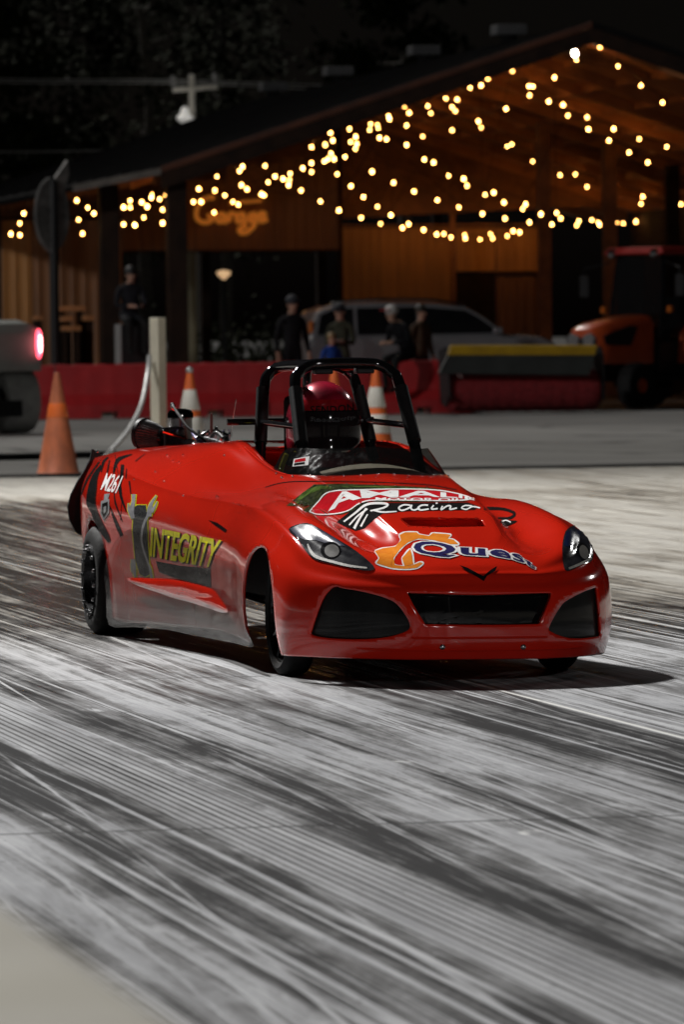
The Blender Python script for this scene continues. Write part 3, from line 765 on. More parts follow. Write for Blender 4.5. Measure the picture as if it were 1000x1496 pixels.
# ---- clear side skirt, streaked, with a reflected-ground haze painted in, red rocker wedge
def side_a(b_):
    best = None
    for c in NET:
        best = (c[1][1], c[2][0]) if best is None or abs(c[1][1] - b_) < abs(best[0] - b_) else best
    cols = [(c[1][1], c[2][0]) for c in NET[4:14]]
    for (b0, a0), (b1, a1) in zip(cols, cols[1:]):
        if b0 <= b_ <= b1: return a0 + (a1 - a0) * (b_ - b0) / (b1 - b0)
    return cols[-1][1] if b_ > cols[-1][0] else cols[0][1]
def on_skirt(x, y, off=0):
    a = -.6
    for _ in range(14):
        p = car_at(x, y, 0, a); a = .5 * a + .5 * (-(side_a(p.y) + .012 + off))
    return car_at(x, y, 0, a)
def skirt_mat():
    s = NT('hazy_clear_plastic'); co = s.coord()
    d = s.noise(s.mapped(co, (6, 3, 9)), 1, 5, .65, .4); d2 = s.noise(s.mapped(co, (20, 2.0, 30)), 1, 4, .6)
    s.set(Base_Color=s.mix(d, (.13, .129, .127), (.26, .258, .255)), Roughness=.5, Coat_Weight=.3, Specular_IOR_Level=.1)
    tr = s.n('ShaderNodeBsdfTransparent'); tr.inputs[0].default_value = (.85, .84, .83, 1)
    mx = s.n('ShaderNodeMixShader')
    f = s.math('ADD', -.27, s.math('ADD', s.math('MULTIPLY', d, .34), s.math('MULTIPLY', d2, .3)))
    sep = s.n('ShaderNodeSeparateXYZ'); s.lk(co, sep.inputs[0])
    f = s.math('ADD', f, s.math('MULTIPLY', s.smooth(sep.outputs[2], .22, .12), .34), clamp=True)
    s.lk(f, mx.inputs[0]); s.lk(tr.outputs[0], mx.inputs[1]); s.lk(s.b.outputs[0], mx.inputs[2]); s.lk(mx.outputs[0], s.out.inputs[0])
    return s.m
SKIRT = [(152,832),(163,800),(174,783),(187,774),(203,771),(222,776),(250,788),(285,802),(318,817),(348,828),(352,860),(354,905),(361,925),(369,945),(340,939),(288,929),(243,920),(194,916),(159,913),(155,870)]
sk = decal_mesh('side_skirt', smooth_poly(SKIRT, 3), [tuple(range(len(SKIRT) * 3))], skirt_mat(), 0, caster=on_skirt, L=9)
md = sk.modifiers.new('sheet', 'SOLIDIFY'); md.thickness = .003
WEDGE = [(186,845),(220,845),(255,847),(306,859),(320,872),(333,892),(326,895),(312,892),(280,881),(250,873),(202,856)]
V = []; F = []
w0 = smooth_poly(WEDGE, 3); n = len(w0)
ring = [on_skirt(x, y, .004) for x, y in w0]
cx, cy = sum(p[0] for p in w0) / n, sum(p[1] for p in w0) / n
b = MB(); lv = [ring]
for t, h in ((.9, .004), (.6, .007), (.25, .008)): lv.append([on_skirt(cx + (x - cx) * t, cy + (y - cy) * t, .004 + h) for x, y in w0])
b.add([p for l in lv for p in l], [(l * n + i, l * n + (i + 1) % n, (l + 1) * n + (i + 1) % n, (l + 1) * n + i) for l in range(3) for i in range(n)] + [tuple(3 * n + i for i in range(n))])
b.build('rocker_wedge', M['red'], car, smooth=True, angle=60)
# the other flank has the same skirt
sk2 = sk.copy(); sk2.data = sk.data.copy(); COL.objects.link(sk2); sk2.parent = car
for v in sk2.data.vertices: v.co.x = -v.co.x
sk2.data.flip_normals()

# ---- tail: black plate with raised corners, lamps
left = [(110,778),(101,760),(98,740),(103,722),(112,704),(124,684),(131,670),(134,655),(141,660),(150,666)]
edge = [car_at(x, y, 1, 3.70) for x, y in left]
poly = [(-.42, .30)] + [(p.x, p.z) for p in edge] + [(-.35, .722), (0, .728)]
poly = poly + [(-x, z) for x, z in poly[::-1] if x < -.001]
b = MB(); b.prism(poly, 3.69, 3.712, 'y'); b.build('tail_plate', M['black_satin'], car, bevel=.004)
b = MB(); rr = []
for r in half[:: 4]:
    rr.append(r[-1])
prof = [(p.x, p.z) for p in rr]
poly = [(-x, z) for x, z in prof] + [(x, z) for x, z in prof[::-1] if x > 0]
b.prism(poly, 3.645, 3.665, 'y'); b.build('tail_panel', M['red'], car)
for p in edge[-5::2]:
    MB().ball((p.x + .02, 3.685, p.z - .015), .007, 8, 5).build('tail_bolt', M['chrome'], car, smooth=True)

# ---- lettering and print on the shell
c1 = crop(95, 640, 8.333)
strokes = [([(148,680),(139,696),(135,714),(133,734),(138,748),(145,764),(155,782),(160,792)], [3,9,13,14,10,10,9,4]),
 ([(193,664),(174,671),(168,682),(166,694)], [1,6,4,1]), ([(179,679),(178,693),(175,712),(178,729),(185,748)], [5,5,4,4,1]),
 ([(160,738),(167,757),(173,771),(178,783)], [1,4,6,5]), ([(160,673),(156,694)], 2), ([(185,685),(184,699)], 1.6), ([(189,703),(192,726)], [2.4, 1]),
 ([(167,719),(169,736),(179,762)], [1,2.6,1]), ([(212,663),(198,674)], [.6,1.6]), ([(147,672),(128,700),(118,724)], [2,3,1.5]), ([(158,668),(151,676),(148,690)], [2,4,1])]
strokes_decal('torn_stripe_print', strokes, M['black_vinyl'], .0012)
text_decal('race_number', 'M261', ([(156.5,691),(181,695)], [(147,716),(170,721)]), M['white_vinyl'], .0025, .012, 0, .95)
poly_decal('shield_badge', [[(148,732),(160,729),(160,749),(152,761),(147,751)], [(153,722),(161,721),(158,730),(152,731)]], M['grey_vinyl'], .0022)
poly_decal('shield_badge_core', [[(150,736),(158,733),(158,747),(152,756),(149,749)]], M['black_vinyl'], .0028)
poly_decal('shield_badge_core', [[(152,741),(156,739),(156,746),(152.5,751)]], M['grey_vinyl'], .0034)
c4 = crop(180, 700, 6.25)
tyre_p = [(112,252),(130,238),(212,238),(222,330),(228,560),(242,760),(245,870),(205,892),(150,862),(112,720),(90,470),(98,300)]
arm_l = [([(100,140),(98,200),(88,250),(80,300),(95,360)], [36, 30, 40, 52, 30]), ([(52,220),(58,280),(78,320)], [8, 26, 36])]
arm_r = [([(240,340),(248,280),(262,225),(308,150)], [44, 46, 30, 6]), ([(262,300),(290,260),(316,204)], [36, 22, 5]), ([(232,330),(190,420),(172,540),(190,640),(230,760),(255,830),(272,960)], [26, 22, 18, 16, 18, 22, 22])]
leg_l = [([(95,730),(100,800),(115,900)], [40, 44, 14]), ([(80,770),(82,850)], [20, 8])]
sc = lambda st: [(c4(p), [x / 6.25 for x in (w if isinstance(w, list) else [w] * len(p))]) for p, w in st]
strokes_decal('mascot_outline', sc(arm_l + arm_r + leg_l), M['yellow_vinyl'], .0014, extra=2.6)
oc = c4(tyre_p); ox, oy = sum(p[0] for p in oc) / len(oc), sum(p[1] for p in oc) / len(oc)
poly_decal('tyre_print_outline', [[(ox + (x - ox) * 1.13, oy + (y - oy) * 1.022) for x, y in oc]], M['yellow_vinyl'], .0017)
poly_decal('tyre_print', [oc], M['tread_vinyl'], .0024)
strokes_decal('spanner_print', sc(arm_l + arm_r + leg_l), M['grey_vinyl'], .0030)
IQ = ([(222,769.5),(272,779),(325,789)], [(219.5,813),(265,822),(311,830)])
IQs = ([(x + 1.6, y + 1.2) for x, y in IQ[0]], [(x + 1.6, y + 1.2) for x, y in IQ[1]])
text_decal('sponsor_lettering', 'INTEGRITY', IQs, M['black_vinyl'], .0016, .03, 0, .95)
text_decal('sponsor_lettering', 'INTEGRITY', IQ, M['yellow_vinyl'], .0024, .025, 0, .95)
poly_decal('camouflage_print', [c4([(300,748),(520,790),(800,815),(806,985),(640,940),(480,900),(330,850)])], M['tread_vinyl'], .0014)
poly_decal('side_slit', [[(305,760),(318,764),(332,774),(330,778),(318,770)]], M['black_gloss'], .0016)

def outline(poly, w): return [(poly + [poly[0]], w)]
back = [(419,739),(434,727),(459,708),(500,707),(580,710),(630,713),(668,720),(690,729),(680,733),(600,734),(540,733),(520,745),(500,752),(478,753),(455,750),(443,746),(454,738),(440,740)]
poly_decal('oil_logo_backing', [back], M['olive_vinyl'], .0012)
strokes_decal('oil_logo_green', [([(432,737),(446,722),(468,713),(484,713)], [3, 7, 6, 2]), ([(500,711),(560,712),(620,715),(660,720)], [1, 2.2, 2, 1])], M['green_vinyl'], .0018)
loz = [(452,748),(465,734),(482,719),(530,716),(600,715),(650,718),(688,728),(660,732),(560,731),(530,734),(510,746),(490,751),(465,752)]
strokes_decal('oil_logo_rim', outline(loz, 1.6), M['white_vinyl'], .0019)
poly_decal('oil_logo_field', [loz], M['red_vinyl'], .0016)
text_decal('oil_lettering', 'AMALIE', ([(483,721),(520,717),(575,717),(635,718.5),(672,723),(694,729)], [(480,748),(523,729),(575,727),(635,727),(672,728.5),(694,732)]), M['white_vinyl'], .0026, .028, 0, 1.0)
text_decal('oil_lettering', 'MOTOR OIL', ([(549,727.5),(677,729)], [(549,731.8),(677,732.6)]), M['white_vinyl'], .0026, .02)
rb = [(492,763),(513,747),(528,735),(600,735),(684,734.5),(699,740),(694,745),(600,747),(562,749),(548,758),(533,772),(520,776),(508,771)]
poly_decal('team_script_backing', [rb], M['black_vinyl'], .0012)
strokes_decal('team_script_tail', [([(708,743),(735,744),(752,750),(746,757),(728,757)], [5, 4, 4, 4, 2])], M['black_vinyl'], .0012)
strokes_decal('team_script_wedge', [([(730,760),(742,764),(756,762)], [3, 9, 1])], M['black_vinyl'], .0012)
scr = [([(503,763),(520,750),(536,738),(556,736),(567,738),(560,743),(542,747)], [2,3,3.4,3.4,3,2.6,2.2]), ([(546,746),(560,749),(580,748)], [2.4,2.6,1.6]),
 ([(518,773),(527,757),(536,743)], [4,3,2.4]), ([(511,768),(524,754),(538,744)], [2,2.4,2]), ([(528,770),(538,752)], [3,1.6]),
 ([(600,739),(590,738.5),(583,743),(588,746.5),(598,743),(602,739),(601,744),(606,746),(614,743)], 2.2), ([(626,739),(617,739),(611,743),(615,746),(627,744.5)], 2.2),
 ([(634,739),(631,744.5),(640,744)], 2.2), ([(637,736),(640,736)], 2), ([(647,740),(645,745.5),(654,740),(659,740.5),(658,745),(668,743)], 2.2), ([(690,740),(680,739.5),(675,743),(682,745),(691,741),(702,743)], 2), ([(733,763),(740,761),(747,764)], 1.8)]
for lt in (scr[0:5], scr[5:6], scr[6:7], scr[7:8], scr[8:9], scr[9:10], scr[10:11], scr[11:12]): strokes_decal('team_script_letter', lt, M['white_vinyl'], .0024)
c3 = crop(500, 660, 3.846)
gear = c3([(185,560),(228,545),(300,535),(332,500),(325,470),(355,455),(420,455),(432,466),(490,476),(510,460),(590,465),(612,470),(596,490),(628,497),(656,522),(600,522),(520,500),(430,490),(372,512),(330,547),(290,600),(298,638),(348,645),(395,640),(440,622),(455,630),(420,655),(350,661),(280,655),(195,628),(210,600)])
strokes_decal('sponsor_gear_rim', outline(gear, 3.0), M['white_vinyl'], .0014)
poly_decal('sponsor_gear', [gear], M['orange_vinyl'], .0020)
ii = c3([(338,600),(386,548),(402,636),(352,645)])
strokes_decal('sponsor_letter_rim', outline(ii, 2.4), M['white_vinyl'], .0019); poly_decal('sponsor_letter', [ii], M['orange_vinyl'], .0024)
QT = ([(604,790),(640,793),(690,796),(730,799),(757,806),(784,828)], [(606,815),(645,815),(690,815),(735,818),(764,825),(781,833)])
text_decal('sponsor_word', 'Quest', QT, M['navy_vinyl'], .0032, .022, 0, 1.04, outline=.05, om=M['white_vinyl'])
poly_decal('nose_emblem', [c3([(660,640),(705,655),(770,690),(795,700),(835,668),(872,645),(864,672),(815,700),(797,728),(762,706),(700,672)])], M['black_gloss'], .003)

# ---- headlamps (printed lenses on the wings)
HL = [(422,774),(440,766),(456,767),(487,785),(521,806),(546,827),(544,834),(524,833),(487,825),(461,818),(448,806),(435,788)]
HR = [(827,777),(840,768),(850,771),(864,792),(866,818),(850,826),(831,835),(824,829),(822,802)]
M['lens'] = mat('lamp_lens', (.012, .012, .016), (.03, .03, .034), 18, .12, coat=.5, rvar=.03, spec=.2)
M['lens_blue'] = mat('lamp_lens_blue', (.008, .011, .04), (.014, .022, .07), 10, .2, coat=1, rvar=.04)
M['reflector'] = mat('lamp_reflector', (.075, .07, .06), (.045, .042, .038), 10, .6, spec=.05)
M['led'] = mat('lamp_led_strip', (.26, .25, .215), (.13, .13, .117), 60, .5, spec=.1)
h = poly_decal('headlamp', [HL], M['lens'], .003, smooth=3)
poly_decal('lens_tint', [[(424,774),(440,767),(456,768),(486,785),(505,799),(486,797),(462,790),(446,790),(436,786)]], M['lens_blue'], .0042, h)
ell = lambda x, y, rx, ry, t=0: [(x + rx * math.cos(k * PI / 12) * math.cos(t) - ry * math.sin(k * PI / 12) * math.sin(t), y + rx * math.cos(k * PI / 12) * math.sin(t) + ry * math.sin(k * PI / 12) * math.cos(t)) for k in range(24)]
poly_decal('projector_bezel', [ell(484, 805, 15, 12.5)], M['black_gloss'], .0044, h)
poly_decal('projector', [ell(486, 806, 11, 9.5)], M['reflector'], .0050, h)
strokes_decal('led_strip', [([(450,796),(455,807),(464,815),(487,822),(512,828),(537,831)], [2, 4, 4, 3.4, 3.4, 2])], M['led'], .0045, h)
h = poly_decal('headlamp', [HR], M['lens'], .003, smooth=3)
poly_decal('lens_tint', [[(828,779),(840,769),(849,773),(846,792),(830,800),(824,798)]], M['lens_blue'], .0042, h)
poly_decal('projector_bezel', [ell(852, 807, 9, 13.5, -.3)], M['black_gloss'], .0044, h)
poly_decal('projector', [ell(853, 808, 6.5, 10.5, -.3)], M['reflector'], .0050, h)
strokes_decal('led_strip', [([(831,832),(848,825),(864,816)], [3, 3.6, 3])], M['led'], .0045, h)
# small sticker on the screen
poly_decal_ws = decal_mesh('screen_sticker', [(430,671),(446,668),(453,667),(451,680),(441,681),(428,682)], [(0, 1, 2, 3, 4, 5)], M['white_vinyl'], .002, caster=on_ws)
decal_mesh('screen_sticker_print', [(432,672),(447,669.5),(447,674),(431,676.5)], [(0, 1, 2, 3)], M['red_vinyl'], .003, caster=on_ws)
decal_mesh('screen_sticker_print', [(431,677.5),(446,675.5),(446,678.5),(430,680.5)], [(0, 1, 2, 3)], M['black_vinyl'], .003, caster=on_ws)

# ---- engine behind the cockpit
def E_(x, y, a=-.12): return car_at(x, y, 0, a)
M['canister'] = mat('black_chrome', (.16, .15, .15), (.09, .085, .085), 6, .14, metal=1, rvar=.05)
p = E_(223, 636, -.27)
ax = Vector((.068, -.085, -.012)); P0, P1 = p - ax * .45, p + ax * .55                # wide end behind, narrow end towards the carburettor
an_ = ax.normalized(); e1 = an_.cross(Vector((0, 0, 1))).normalized(); e2 = e1.cross(an_)
n = 64; rings = []
for q0, r in ((P0, .064), (P0.lerp(P1, .5), .054), (P1, .036)):
    rings.append([q0 + e1 * (r - (.005 if k % 2 else 0)) * math.cos(2 * PI * k / n) + e2 * (r - (.005 if k % 2 else 0)) * math.sin(2 * PI * k / n) for k in range(n)])
fl = MB().ring_tube(rings).build('air_filter', mat('filter_gauze', (.11, .11, .11), (.06, .06, .06), 60, .4, metal=.5), car)
MB().tube([P0 - an_ * .012, P0 + an_ * .004], .0675, 32).build('filter_cap', M['black_satin'], fl, smooth=True)
MB().tube([P1 - an_ * .004, P1 + an_ * .012], .040, 28).build('filter_collar', M['black_gloss'], fl, smooth=True)
MB().tube([P1 + an_ * .01, P1 + an_ * .03], [.027, .022], 20).build('filter_clamp', M['chrome'], fl, smooth=True)
q = E_(252, 640, -.20); b = MB(); b.box(q.x - .045, q.x + .04, q.y - .05, q.y + .05, q.z - .05, q.z + .045); b.build('carburettor', M['black_gloss'], car, bevel=.008)
MB().tube([(q.x - .05, q.y - .05, q.z + .03), (q.x + .04, q.y - .06, q.z + .0)], .008, 8).build('throttle_link', M['chrome'], car, smooth=True)
q = E_(264, 652, -.16); top = E_(262, 597, -.16).z
b = MB(); b.lathe([(.05, q.z - .06), (.05, top - .045), (.0505, top - .04), (.054, top - .038), (.054, top - .02), (.045, top - .006), (.02, top), (.0001, top + .001)], 32, 'z', (q.x, q.y, 0)); b.build('coolant_canister', M['canister'], car, smooth=True)
b = MB(); b.box(q.x - .052, q.x + .052, q.y - .052, q.y + .05, q.z - .1, q.z + .03); b.build('carburettor_block', M['black_satin'], car, bevel=.006)
q = E_(311, 641, -.09); b = MB()
for k in range(5): b.box(q.x - .06, q.x + .06, q.y - .06, q.y + .06, q.z - .055 + k * .016, q.z - .048 + k * .016)
b.box(q.x - .06, q.x + .06, q.y - .05, q.y + .05, q.z - .1, q.z + .01)
b.build('cylinder_head', M['alu'], car)
for k in range(6):
    MB().lathe([(.011, 0), (.011, .016), (.007, .018), (.007, .03), (.0001, .031)], 8, 'z', (q.x - .07 + .028 * k, q.y - .05 + .02 * (k % 3), q.z + .008)).build('head_bolt', M['chrome'], car, smooth=True)
MB().tube([(q.x - .08, q.y - .06, q.z + .0), (q.x - .02, q.y - .07, q.z + .03), (q.x + .05, q.y - .06, q.z + .01)], .011, 8, 5).build('fuel_rail', M['chrome'], car, smooth=True)
for x, y, r, h_ in ((292, 640, .012, .03), (300, 634, .009, .02), (322, 636, .014, .035), (331, 640, .010, .045), (286, 648, .016, .02), (316, 626, .008, .02)):
    w_ = E_(x, y, -.13); MB().lathe([(r, -h_), (r, 0), (r * .75, .003), (r * .75, .010), (r * .4, .012)], 12, 'z', w_).build('engine_fitting', M['chrome'], car, smooth=True)
MB().tube([E_(284, 652, -.14), E_(296, 641, -.14), E_(312, 644, -.14), E_(330, 650, -.13)], .010, 8, 4).build('intake_pipe', M['alu'], car, smooth=True)
MB().tube([E_(300, 655, -.14), E_(314, 632, -.14), E_(326, 640, -.14)], .007, 8, 4).build('throttle_cable', M['black_satin'], car, smooth=True)
r0, r1 = E_(309, 645), E_(309, 604); MB().tube([r0, r0.lerp(r1, .85), r1], [.006, .006, .004], 8).build('dipstick', mat('faded_red_rod', (.25, .08, .07), None, 20, .4), car, smooth=True)
MB().tube([E_(253, 594, -.20), E_(262, 607, -.215), E_(275, 625, -.20), E_(298, 642, -.15), E_(310, 660, -.12)], .006, 8, 5).build('ignition_lead', M['rubber'], car, smooth=True)
MB().tube([E_(251.5, 591, -.20), E_(254.5, 597, -.20)], .010, 8).build('spark_cap', M['chrome'], car, smooth=True)
MB().tube([E_(280, 628, -.16), E_(286, 640, -.17), E_(300, 648, -.14)], .006, 8, 5).build('fuel_line', mat('violet_line', (.12, .1, .3), None, 20, .3), car, smooth=True)
MB().tube([E_(334, 655, -.1), E_(345, 583, -.1)], [.0018, .0012], 6).build('aerial', M['chrome'], car)

# ---- driver
def person_material(name, skin, top, legs, shoe, z_hip, z_neck, hands, z_shoe=.09):
    s = NT(name); co = s.coord(); sep = s.n('ShaderNodeSeparateXYZ'); s.lk(co, sep.inputs[0]); z = sep.outputs[2]
    n = s.noise(co, 9, 4); fold = s.noise(s.mapped(co, (14, 14, 5)), 1, 4, .6)
    tone = lambda c: s.mix(s.smooth(n, .3, .7), c, tuple(v * .65 for v in c))
    col = s.mix(s.math('GREATER_THAN', z, z_shoe), tone(shoe), tone(legs))
    col = s.mix(s.math('GREATER_THAN', s.math('ADD', z, s.math('MULTIPLY', n, .02)), z_hip), col, tone(top))
    col = s.mix(s.math('GREATER_THAN', z, z_neck), col, tone(skin))
    for h in hands:
        d = s.n('ShaderNodeVectorMath', operation='DISTANCE'); s.lk(co, d.inputs[0]); d.inputs[1].default_value = h
        col = s.mix(s.math('LESS_THAN', d.outputs['Value'], .115), col, tone(skin))
    s.set(Base_Color=col, Roughness=.85, Specular_IOR_Level=.08); s.bump(fold, .5, .02)
    return s.m
def skin_body(name, joints, edges, m, parent):
    names = list(joints); me = bpy.data.meshes.new(name)
    me.from_pydata([joints[k][:3] for k in names], [(names.index(a), names.index(b)) for a, b in edges], [])
    me.materials.append(m)
    o = bpy.data.objects.new(name, me); COL.objects.link(o); o.parent = parent
    o.modifiers.new('skin', 'SKIN').use_smooth_shade = True
    for i, k in enumerate(names):
        r = joints[k][3]; me.skin_vertices[0].data[i].radius = r if isinstance(r, tuple) else (r, r)
    me.skin_vertices[0].data[0].use_root = True
    sb = o.modifiers.new('sub', 'SUBSURF'); sb.levels = 1; sb.render_levels = 2
    return o
def figure(J):
    """complete a skeleton: J gives the main joints; hands get five fingers"""
    E = [('pelvis', 'waist'), ('waist', 'chest'), ('chest', 'neck_base'), ('neck_base', 'neck'), ('neck', 'jaw'), ('jaw', 'brow'), ('brow', 'crown')]
    for s in 'LR':
        E += [('neck_base', 'sh' + s), ('sh' + s, 'el' + s), ('el' + s, 'wr' + s), ('wr' + s, 'palm' + s), ('pelvis', 'hip' + s), ('hip' + s, 'kn' + s), ('kn' + s, 'an' + s), ('an' + s, 'toe' + s)]
        wr, el = Vector(J['wr' + s][:3]), Vector(J['el' + s][:3]); d = (wr - el).normalized()
        J['palm' + s] = tuple(wr + d * .06) + ((.026, .018),)
        side = d.cross(Vector((0, 0, 1))); side = side.normalized() if side.length > .1 else Vector((1, 0, 0))
        dn = d.cross(side).normalized()
        if dn.z > 0: dn = -dn
        pw = wr + d * .06
        for i, (off, ln) in enumerate(((-.027, .065), (-.009, .075), (.009, .07), (.026, .055))):
            k1, k2 = 'f%d%s' % (i, s), 'g%d%s' % (i, s)
            J[k1] = tuple(pw + d * ln * .55 + side * off) + (.009,); J[k2] = tuple(pw + d * ln * .9 + side * off + dn * .03) + (.008,)
            E += [('palm' + s, k1), (k1, k2)]
        J['t0' + s] = tuple(wr + d * .04 - side * .045 + dn * .01) + (.010,); J['t1' + s] = tuple(wr + d * .075 - side * .055 + dn * .02) + (.009,)
        E += [('wr' + s, 't0' + s), ('t0' + s, 't1' + s)]
    return J, E
drv = empty('person', car_w(0, 1.55, .16), CY, 'driver strapped into the red race car, wearing a dark red full-face helmet', 'person')
J = {'pelvis': (0, .05, .1, (.15, .12)), 'waist': (0, .06, .24, (.13, .10)), 'chest': (0, .06, .40, (.15, .11)), 'neck_base': (0, .04, .50, (.07, .07)), 'neck': (0, 0, .58, .055), 'jaw': (0, -.04, .64, .065), 'brow': (0, -.05, .72, .075), 'crown': (0, -.05, .79, .05)}
for s, k in ((-1, 'L'), (1, 'R')):
    J.update({'sh' + k: (s * .17, .05, .46, .06), 'el' + k: (s * .21, -.18, .30, .042), 'wr' + k: (s * .1, -.40, .38, .03), 'hip' + k: (s * .09, 0, .09, .085), 'kn' + k: (s * .11, -.42, .2, .06), 'an' + k: (s * .08, -.78, .06, .042), 'toe' + k: (s * .08, -.92, .1, .035)})
J, E2 = figure(J)
skin_body('body', J, E2, person_material('driver_suit', (.4, .26, .2), (.015, .015, .016), (.015, .015, .016), (.02, .02, .02), -1, 9, []), drv)
def helm_mat():
    s = NT('candy_crimson'); co = s.coord()
    d = s.n('ShaderNodeTexVoronoi'); s.lk(s.mapped(co, (9, 9, 9)), d.inputs['Vector']); d.inputs['Scale'].default_value = 1
    s.set(Base_Color=s.mix(s.smooth(d.outputs['Distance'], .2, .8), (.62, .016, .055), (.16, .007, .02)), Metallic=.35, Roughness=.22, Coat_Weight=1)
    return s.m
HB, HC = 1.50, .862
def helm_pt(th, ph, off=0):
    ra, rb, rz = .122 + off, .148 + off, .142 + off
    z = math.sin(ph); r = math.cos(ph)
    if ph < 0: r = (1 - abs(z) ** 5) ** .5 if abs(z) < 1 else 0; r = max(r, .82)
    x, y = ra * r * math.sin(th), -rb * r * math.cos(th)
    if ph < -.35 and math.cos(th) > 0: y -= .022 * min(1, (-ph - .35) * 2) * math.cos(th)
    return Vector((x, y, rz * z * (1.0 if ph > 0 else 1.02)))
def helm_patch(t0, t1, p0, p1, off, nt=28, npz=12):
    b = MB(); vs = []; fs = []
    for j in range(npz + 1):
        for i in range(nt + 1): vs.append(helm_pt(t0 + (t1 - t0) * i / nt, p0 + (p1 - p0) * j / npz, off))
    for j in range(npz):
        for i in range(nt): a = j * (nt + 1) + i; fs.append((a, a + 1, a + nt + 2, a + nt + 1))
    b.add(vs, fs); return b
HS, HA = 1.14, -.022
hl = Vector((HA, HB - 1.55, HC - .16 + .004))
helmet = helm_patch(-PI, PI, -1.5, 1.5707, 0, 48, 36).build('helmet', helm_mat(), drv, smooth=True, loc=hl, angle=80); helmet.scale = (HS, HS, HS)
M['visor'] = mat('dark_visor', (.010, .007, .008), (.02, .012, .013), 9, .12, coat=.35, rvar=.03, spec=.1)
helm_patch(-1.12, 1.12, -.62, .28, .005, 36, 14).build('visor', M['visor'], helmet, smooth=True)
M['visor_red'] = mat('visor_strip', (.34, .008, .014), (.22, .006, .01), 30, .15, coat=.8)
helm_patch(-1.05, 1.05, .30, .58, .0045, 30, 6).build('visor_strip', M['visor_red'], helmet, smooth=True)
helm_patch(-1.2, 1.2, .275, .30, .008, 36, 2).build('visor_rim', M['black_gloss'], helmet, smooth=True)
helm_patch(-1.16, 1.16, -.67, -.62, .008, 36, 2).build('visor_rim', M['chrome'], helmet, smooth=True)
for s in (-1, 1):
    p = helm_pt(s * 1.42, .05, .004); MB().lathe([(.016, 0), (.016, s * .006), (.0001, s * .008)], 14, 'x', p).build('visor_pivot', M['chrome'], helmet, smooth=True)
hp = [Vector(v.co) for v in helmet.data.vertices]
BVH_H = BVHTree.FromPolygons([p * HS + Vector((HA, HB, HC + .004)) for p in hp], [tuple(p.vertices) for p in helmet.data.polygons])
def on_helm(x, y, off=.006):
    o, d = car_ray(x, y); loc, nn, i, dist = BVH_H.ray_cast(o, d)
    if loc is None: return None
    return (loc + (nn if nn.dot(d) < 0 else -nn) * off - Vector((HA, HB, HC + .004))) / HS
def helm_text(name, txt, quad, m, off, **k):
    V, F = text_mesh(txt, k.get('bold', 0), 0, k.get('spacing', 1)); bx = bounds(V)
    if k.get('hollow'):
        V2, F2 = text_mesh(txt, k.get('bold', 0) + .03, 0, k.get('spacing', 1))
        decal_mesh(name, warp(V2, quad, bx), F2, M['grey_vinyl'], off - .0008, helmet, caster=on_helm, L=3)
    decal_mesh(name, warp(V, quad, bx), F, m, off, helmet, caster=on_helm, L=3)
helm_text('visor_lettering', 'RaceQuip', ([(455.5,609.5),(485,611.5),(518,607)], [(455,617),(485,618.5),(517,613)]), M['black_vinyl'], .0085, bold=.02, spacing=1.25, hollow=True)
helm_text('strip_lettering', 'SENDON', ([(455,594),(485,594),(515,590)], [(454,604),(485,605),(516,601)]), M['black_vinyl'], .0066, bold=.02, spacing=1.1)
b = MB(); b.tube([(-.135, -.05, -.10), (-.15, -.02, -.16), (-.13, .03, -.22)], .009, 8, 4); b.build('tether_strap', M['yellow_vinyl'], helmet, smooth=True)

# ---- seam and fasteners of the cowl and deck
strokes_decal('panel_seam', [([(388,712),(410,706),(440,703.5),(520,704),(580,706),(630,709),(668,716)], 1.3)], M['black_vinyl'], .0008)
strokes_decal('panel_seam', [([(168,664),(172,690),(178,720),(176,760)], .9)], M['black_vinyl'], .0006)
for x, y, r in [(410,684,4.5),(440,686,4),(475,689,4.5),(507,692,4.5),(550,697,4.5),(597,698,4.5),(630,697,4),(468,700,4),(507,707,4),(549,708,4),(579,710,4),(625,712,4),(245,666,5),(268,665,5),(253,674,4.5),(262,676,4.5),(328,665,4.5),(318,726,7.5),(228,690,4),(240,703,4),(268,724,4),(196,700,3.5)]:
    p = on_body(x, y, .0005)
    if p is not None: MB().ball(p, r / 1000, 10, 6, (1, 1, .7)).build('fastener', M['chrome'], car, smooth=True)

